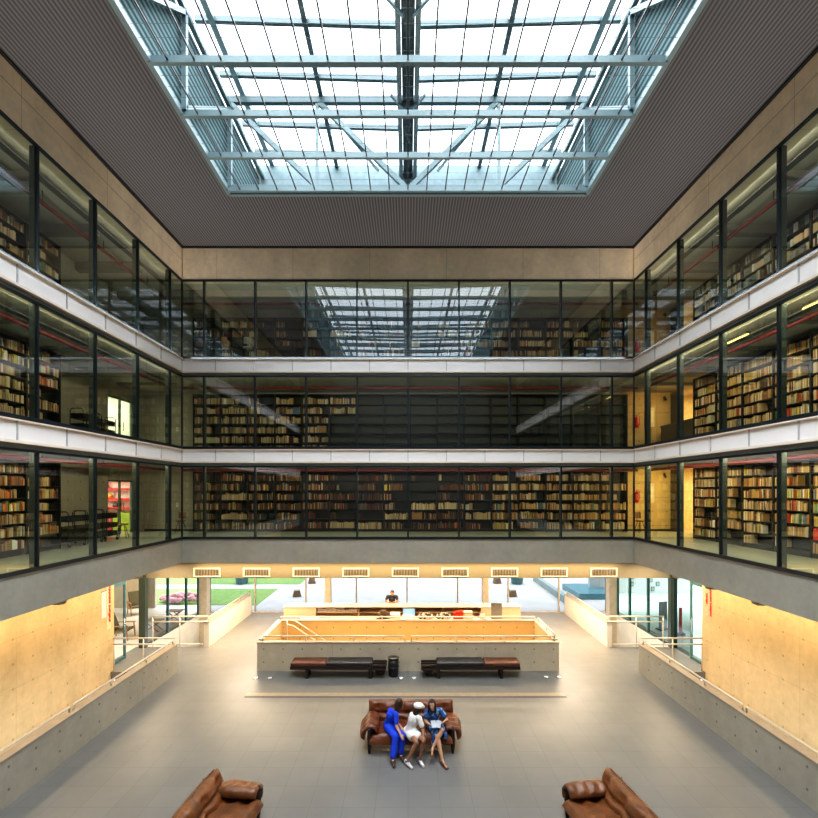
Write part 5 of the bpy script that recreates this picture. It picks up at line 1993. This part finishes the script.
for k in 'lr':
    sh = shoe(root, L, k, .95, plain('sneaker_white', (.78, .76, .74), .5))
    an = L['an_' + k]
    MB().tube([an + Vector((0, 0, -.015)), an + Vector((0, 0, .02))], .043, 12).build('sock', plain('sock_purple', (.10, .04, .22), .8), root)
mb = MB()
mb.ellipsoid(hp(0, -.03, .0), (.086, .09, .09), M)
mb.ellipsoid(hp(-.02, -.07, -.10), (.075, .06, .12), M)
mb.ellipsoid(hp(-.03, -.075, -.20), (.065, .05, .10), M)
blob('hair', mb, HAIR_B, root, .010, 2)
mb = MB()
mb.ellipsoid(hp(0, -.02, .07), (.115, .125, .07), M)
mb.ellipsoid(hp(0, .06, .05), (.10, .085, .035), M)
blob('cap', mb, cloth('cap_white', (.80, .78, .74)), root, .010, 3)

# --- woman in a blue patterned dress, legs crossed, facing the camera
J = dict(pelvis=(.62, 10.74, .53), chest=(.61, 10.76, .77), neck=(.585, 10.72, .89), head=(.56, 10.67, 1.00),
         sh_r=(.44, 10.72, .83), sh_l=(.77, 10.76, .83), hip_r=(.54, 10.68, .52), hip_l=(.70, 10.68, .52),
         el_r=(.40, 10.58, .67), wr_r=(.50, 10.40, .68), el_l=(.90, 10.62, .68), wr_l=(.76, 10.42, .70),
         kn_l=(.76, 10.30, .60), an_l=(.55, 10.16, .29), toe_l=(.52, 10.00, .22),
         kn_r=(.66, 10.26, .48), an_r=(.75, 10.02, .10), toe_r=(.83, 9.87, .035))
root, L, hp, M, s = person('woman in a blue patterned dress with crossed legs at the right end of the sofa', (.65, 10.4, 0), J, SKIN_T, (-.12, -1, .12), .95, .9,
                           hands={'r': ((.12, -.06, .04), (0, .2, 1)), 'l': ((-.12, -.08, .03), (0, .2, 1))})
kk = NT('blue_leaf_print')
n_ = kk.noise(11.0, 3)
kk.principled(kk.mix(kk.ramp(n_, .52, .60, 0, 1), (.012, .06, .20), (.22, .38, .55)), .8)
DR = kk.m
mb = MB()
mb.capsule(L['hip_l'], L['hip_r'], .125, .125)
mb.capsule(L['pelvis'], (L['pelvis'] + L['chest']) / 2, .14, .12)
mb.capsule((L['pelvis'] + L['chest']) / 2, L['chest'], .12, .138)
mb.capsule(L['chest'], L['neck'] - Vector((0, 0, .06)), .125, .066)
sv = L['sh_r'] - L['sh_l']
mb.capsule(L['sh_l'] + sv * .05, L['sh_r'] - sv * .05, .068, .068)
for k in 'lr':
    mb.capsule(L['sh_' + k], L['sh_' + k] + (L['el_' + k] - L['sh_' + k]) * .6, .064, .066)
    e = L['hip_' + k] + (L['kn_' + k] - L['hip_' + k]) * .72
    mb.capsule(L['hip_' + k], e, .112, .10)
# skirt hanging over the seat edge
e1 = L['hip_r'] + (L['kn_r'] - L['hip_r']) * .8
mb.capsule(e1, e1 + Vector((-.05, -.06, -.18)), .085, .07)
mb.capsule(L['hip_l'] + Vector((.08, -.1, 0)), L['hip_l'] + Vector((.14, -.32, -.08)), .09, .06)
blob('dress', mb, DR, root, .011, 3)
for k in 'lr':
    an, toe = L['an_' + k], L['toe_' + k]
    t = (toe - an); t = Vector((t.x, t.y, 0)).normalized()
    mb = MB()
    down = Vector((0, 0, -.072)) if k == 'r' else (Vector((0, .2, -1)).normalized() * .072)
    heel = an + down - t * .05
    mb.bar(heel, toe + (toe - heel).normalized() * .03 + Vector((0, 0, -.02)), .075, .014)
    mid = (an + toe) / 2
    mb.tube([mid + Vector((t.y, -t.x, 0)) * .035 + Vector((0, 0, -.025)), mid + Vector((0, 0, .022)), mid - Vector((t.y, -t.x, 0)) * .035 + Vector((0, 0, -.025))], .010, 6)
    mb.tube([an + Vector((t.y, -t.x, 0)) * .036 + Vector((0, 0, -.02)), an + t * .038 + Vector((0, 0, -.005)), an - Vector((t.y, -t.x, 0)) * .036 + Vector((0, 0, -.02))], .008, 6)
    mb.build('sandal', plain('sandal_brown', (.10, .045, .025), .5), root)
mb = MB()
mb.ellipsoid(hp(0, -.03, .035), (.09, .095, .10), M)
for sx in (-1, 1):
    mb.ellipsoid(hp(sx * .08, -.02, -.02), (.022, .055, .10), M)
    mb.ellipsoid(hp(sx * .085, -.02, -.12), (.026, .045, .08), M)
mb.ellipsoid(hp(0, -.08, -.06), (.085, .05, .12), M)
mb.ellipsoid(hp(0, .045, .095), (.06, .035, .02), M)
blob('hair', mb, HAIR_D, root, .010, 2)
root = empty('booklet', (.63, 10.33, .74), 0, 'pale open booklet held by the woman in the patterned dress', 'booklet')
for sx in (-1, 1):
    mb = MB()
    mb.box(min(0, sx * .11), max(0, sx * .11), -.004, .004, -.075, .075, Matrix.Rotation(-sx * .25, 4, 'Z') @ Matrix.Rotation(-.7, 4, 'X'))
    mb.build('page_block', plain('booklet_page', (.52, .55, .58), .6), root)

# --- attendant behind the desk
bx_, by_ = PX(392, 20.45), 20.45
J = dict(pelvis=(bx_, by_ + .12, .82), chest=(bx_, by_ + .06, 1.12), neck=(bx_, by_ + .02, 1.29), head=(bx_ + .01, by_ - .06, 1.41),
         sh_r=(bx_ - .20, by_ + .02, 1.24), sh_l=(bx_ + .20, by_ + .02, 1.24), hip_r=(bx_ - .09, by_ + .1, .80), hip_l=(bx_ + .09, by_ + .1, .80),
         el_r=(bx_ - .27, by_ - .18, 1.08), wr_r=(bx_ - .13, by_ - .42, 1.12), el_l=(bx_ + .27, by_ - .18, 1.08), wr_l=(bx_ + .13, by_ - .44, 1.12),
         kn_l=(bx_ + .12, by_ - .22, .66), an_l=(bx_ + .12, by_ - .16, .25), toe_l=(bx_ + .14, by_ - .30, .2),
         kn_r=(bx_ - .12, by_ - .22, .66), an_r=(bx_ - .12, by_ - .16, .25), toe_r=(bx_ - .14, by_ - .30, .2))
root, L, hp, M, s = person('attendant in a dark shirt with folded bare forearms behind the reception desk', (bx_, by_, 0), J, plain('skin_warm', (.48, .22, .10), .5, 0, .06, 10), (.02, -1, -.35), .97, .5,
                           hands={'r': ((.12, -.03, -.01), (0, 0, -1)), 'l': ((-.12, -.03, -.01), (0, 0, -1))})
mb = MB()
mb.capsule(L['pelvis'], (L['pelvis'] + L['chest']) / 2, .15, .14)
mb.capsule((L['pelvis'] + L['chest']) / 2, L['chest'], .14, .152)
mb.capsule(L['chest'], L['neck'] - Vector((0, 0, .06)), .14, .07)
sv = L['sh_r'] - L['sh_l']
mb.capsule(L['sh_l'] + sv * .04, L['sh_r'] - sv * .04, .078, .078)
for k in 'lr':
    mb.capsule(L['sh_' + k], L['sh_' + k] + (L['el_' + k] - L['sh_' + k]) * .5, .07, .064)
blob('shirt', mb, cloth('shirt_charcoal', (.035, .035, .038)), root, .011, 3)
mb = MB()
mb.capsule(L['hip_l'], L['hip_r'], .13, .13)
for k in 'lr':
    mb.capsule(L['hip_' + k], L['kn_' + k], .105, .078)
    mb.capsule(L['kn_' + k], L['an_' + k] + Vector((0, 0, .03)), .075, .06)
blob('trousers', mb, cloth('trousers_navy', (.02, .025, .05)), root, .012, 3)
for k in 'lr':
    shoe(root, L, k, .97, M_BLACK)
mb = MB(); mb.ellipsoid(hp(0, -.025, .05), (.084, .097, .085), M); mb.ellipsoid(hp(0, -.07, .0), (.078, .05, .08), M)
blob('hair', mb, plain('hair_short', (.10, .05, .025), .6, 0, .2, 30), root, .010, 2)
root = empty('bar_stool', (bx_, by_ + .12, 0), 0, 'dark high stool under the desk attendant', 'stool')
MB().lathe([(.02, .61), (.17, .615), (.18, .64), (.16, .66), (.02, .662)], 18).build('seat', M_BLACK, root)
for k in range(4):
    a = PI / 4 + k * PI / 2
    MB().tube([(.1 * math.cos(a), .1 * math.sin(a), .615), (.2 * math.cos(a), .2 * math.sin(a), 0)], .014, 6).build('leg', M_CHROME, root)
MB().tube([(.165 * math.cos(2 * PI * i / 16), .165 * math.sin(2 * PI * i / 16), .22) for i in range(17)], .01, 6).build('foot_ring', M_CHROME, root)
# ------------------------------------------------------------------ light
SKY = 3.0
w = bpy.data.worlds.new('overcast_sky')
SC.world = w
w.use_nodes = True
nt = w.node_tree
bg = nt.nodes['Background']
bg.inputs[0].default_value = (0.86, 0.93, 1.0, 1)
bg.inputs[1].default_value = SKY


sd = bpy.data.lights.new('daylight', 'SUN')
sd.energy = 22.0
sd.angle = math.radians(110)
sd.color = (0.90, 0.95, 1.0)
so = bpy.data.objects.new('daylight', sd)
COL.objects.link(so)
so.location = (0, 8, 40)


def area(name, loc, aim, sx, sy, watts, color):
    d = bpy.data.lights.new(name, 'AREA')
    d.shape = 'RECTANGLE'
    d.size, d.size_y = sx, sy
    d.energy = watts
    d.color = color
    o = bpy.data.objects.new(name, d)
    COL.objects.link(o)
    o.location = loc
    o.rotation_euler = (Vector(aim)).to_track_quat('-Z', 'Y').to_euler()
    return o


def strip(name, p, q, aim, width, watts, color):
    """a long lamp from p to q shining along aim"""
    p, q, aim = Vector(p), Vector(q), Vector(aim).normalized()
    o = area(name, (p + q) / 2, aim, (q - p).length, width, watts, color)
    x = (q - p).normalized()
    z = -aim
    yv = z.cross(x).normalized()
    x = yv.cross(z)
    o.rotation_euler = Matrix((x, yv, z)).transposed().to_euler()
    return o


WARM = (1.0, 0.75, 0.42)
for s in (-1, 1):
    strip('wall_washer_lamp', (s * 8.98, 1.0, 3.27), (s * 8.98, 15.0, 3.27), (s * 0.45, 0, -1), 0.2, 190, WARM)
    area('landing_lamp', (s * 9.0, 16.3, 3.2), (0, 0, -1), 1.2, 1.6, 90, (1, 0.78, 0.5))
    area('added_aisle_fill', (s * 6.3, 19.4, 2.63), (0, 0, -1), 2.4, 3.6, 270, (1, 0.80, 0.58))  # added fill that warms and brightens the rear floor
strip('soffit_lamp', (-8.5, 19.0, 2.62), (8.5, 19.0, 2.62), (0, 0.1, -1), 0.3, 500, (1.0, 0.76, 0.48))
strip('beam_lamp', (-8.0, 17.15, 3.27), (8.0, 17.15, 3.27), (0, -0.1, -1), 0.15, 380, (1.0, 0.75, 0.42))
strip('stairwell_lamp', (-4.6, 15.5, 0.2), (4.6, 15.5, 0.2), (0, 1, -0.1), 0.15, 60, (1.0, 0.62, 0.2))
for s in (-1, 1):
    area('added_side_fill', (s * 12.8, 19.5, 3.1 if s < 0 else 3.1), (0, 0, -1), 2.5, 2.0, 260, (1.0, .9, .72) if s < 0 else (.9, 1.0, .96))  # added fill brightening the areas behind the side glazing
GL = [(200, (1.0, 0.83, 0.58)), (135, (1.0, 0.85, 0.6)), (70, (1.0, 0.86, 0.66))]
for s in (-1, 1):
    strip('added_ceiling_fill', (s * (XW - .06), 1.0, 10.86), (s * (XW - .06), 16.5, 10.86), (0, 0, 1), 0.08, 340, (1.0, .93, .88))  # added unseen strips on the fascia tops, brightening the dark ceiling
strip('added_ceiling_fill', (-8.0, YB - .06, 10.86), (8.0, YB - .06, 10.86), (0, 0, 1), 0.08, 320, (1.0, .93, .88))  # same added ceiling fill along the back fascia
for i, (z0, z1, gb, gt) in enumerate(LEV):
    e, c = GL[i]
    zz = gt + 0.035 if i < 2 else 13.9
    nn = .1 if i < 2 else .43
    strip('gallery_lamp', (-8.0, YB + nn, zz), (8.0, YB + nn, zz), (0, 1, -0.9), 0.06, e * 0.8, c)
    for s in (-1, 1):
        strip('gallery_lamp', (s * (XW + nn), 8.0, zz), (s * (XW + nn), YB, zz), (s * 1, 0, -0.9), 0.06, e * (1.1 if s > 0 else 0.55), c)
    area('lobby_lamp', (12.9, 18.6, z1 - .1), (0, 0, -1), 1.0, 3.0, [150, 130, 50][i], (1.0, 0.72, 0.32))
    area('corner_lamp', (10.6, 18.6, z1 - .05), (0.2, 0.6, -1), 0.4, 0.4, [60, 40, 12][i], (1.0, 0.66, 0.22))
    area('side_room_lamp', (-13.4, 18.6, z1 - .1), (0, 0, -1), 1.5, 3.0, [150, 170, 60][i], (1.0, 0.95, 0.82))

# ------------------------------------------------------------------ camera
cd = bpy.data.cameras.new('camera')
cam = bpy.data.objects.new('camera', cd)
COL.objects.link(cam)
cam.location = (0, 0, H)
cam.rotation_euler = (PI / 2, 0, 0)
cd.sensor_width = 36.0
cd.lens = F / 818.0 * 36.0
cd.shift_x = 1.0 / 818.0
cd.shift_y = 81.0 / 818.0
cd.clip_start = 0.05
cd.clip_end = 300
SC.camera = cam
SC.view_settings.view_transform = 'Standard'
for lk in ('Medium High Contrast', 'None'):
    try:
        SC.view_settings.look = lk
        break
    except TypeError:
        continue
print('LOOK', SC.view_settings.look)
SC.view_settings.exposure = 0.0
SC.cycles.max_bounces = 10
SC.cycles.transparent_max_bounces = 24
SC.cycles.diffuse_bounces = 5
SC.cycles.glossy_bounces = 5
SC.cycles.sample_clamp_indirect = 6.0
SC.cycles.use_denoising = True
SC.cycles.caustics_reflective = False
SC.cycles.caustics_refractive = False
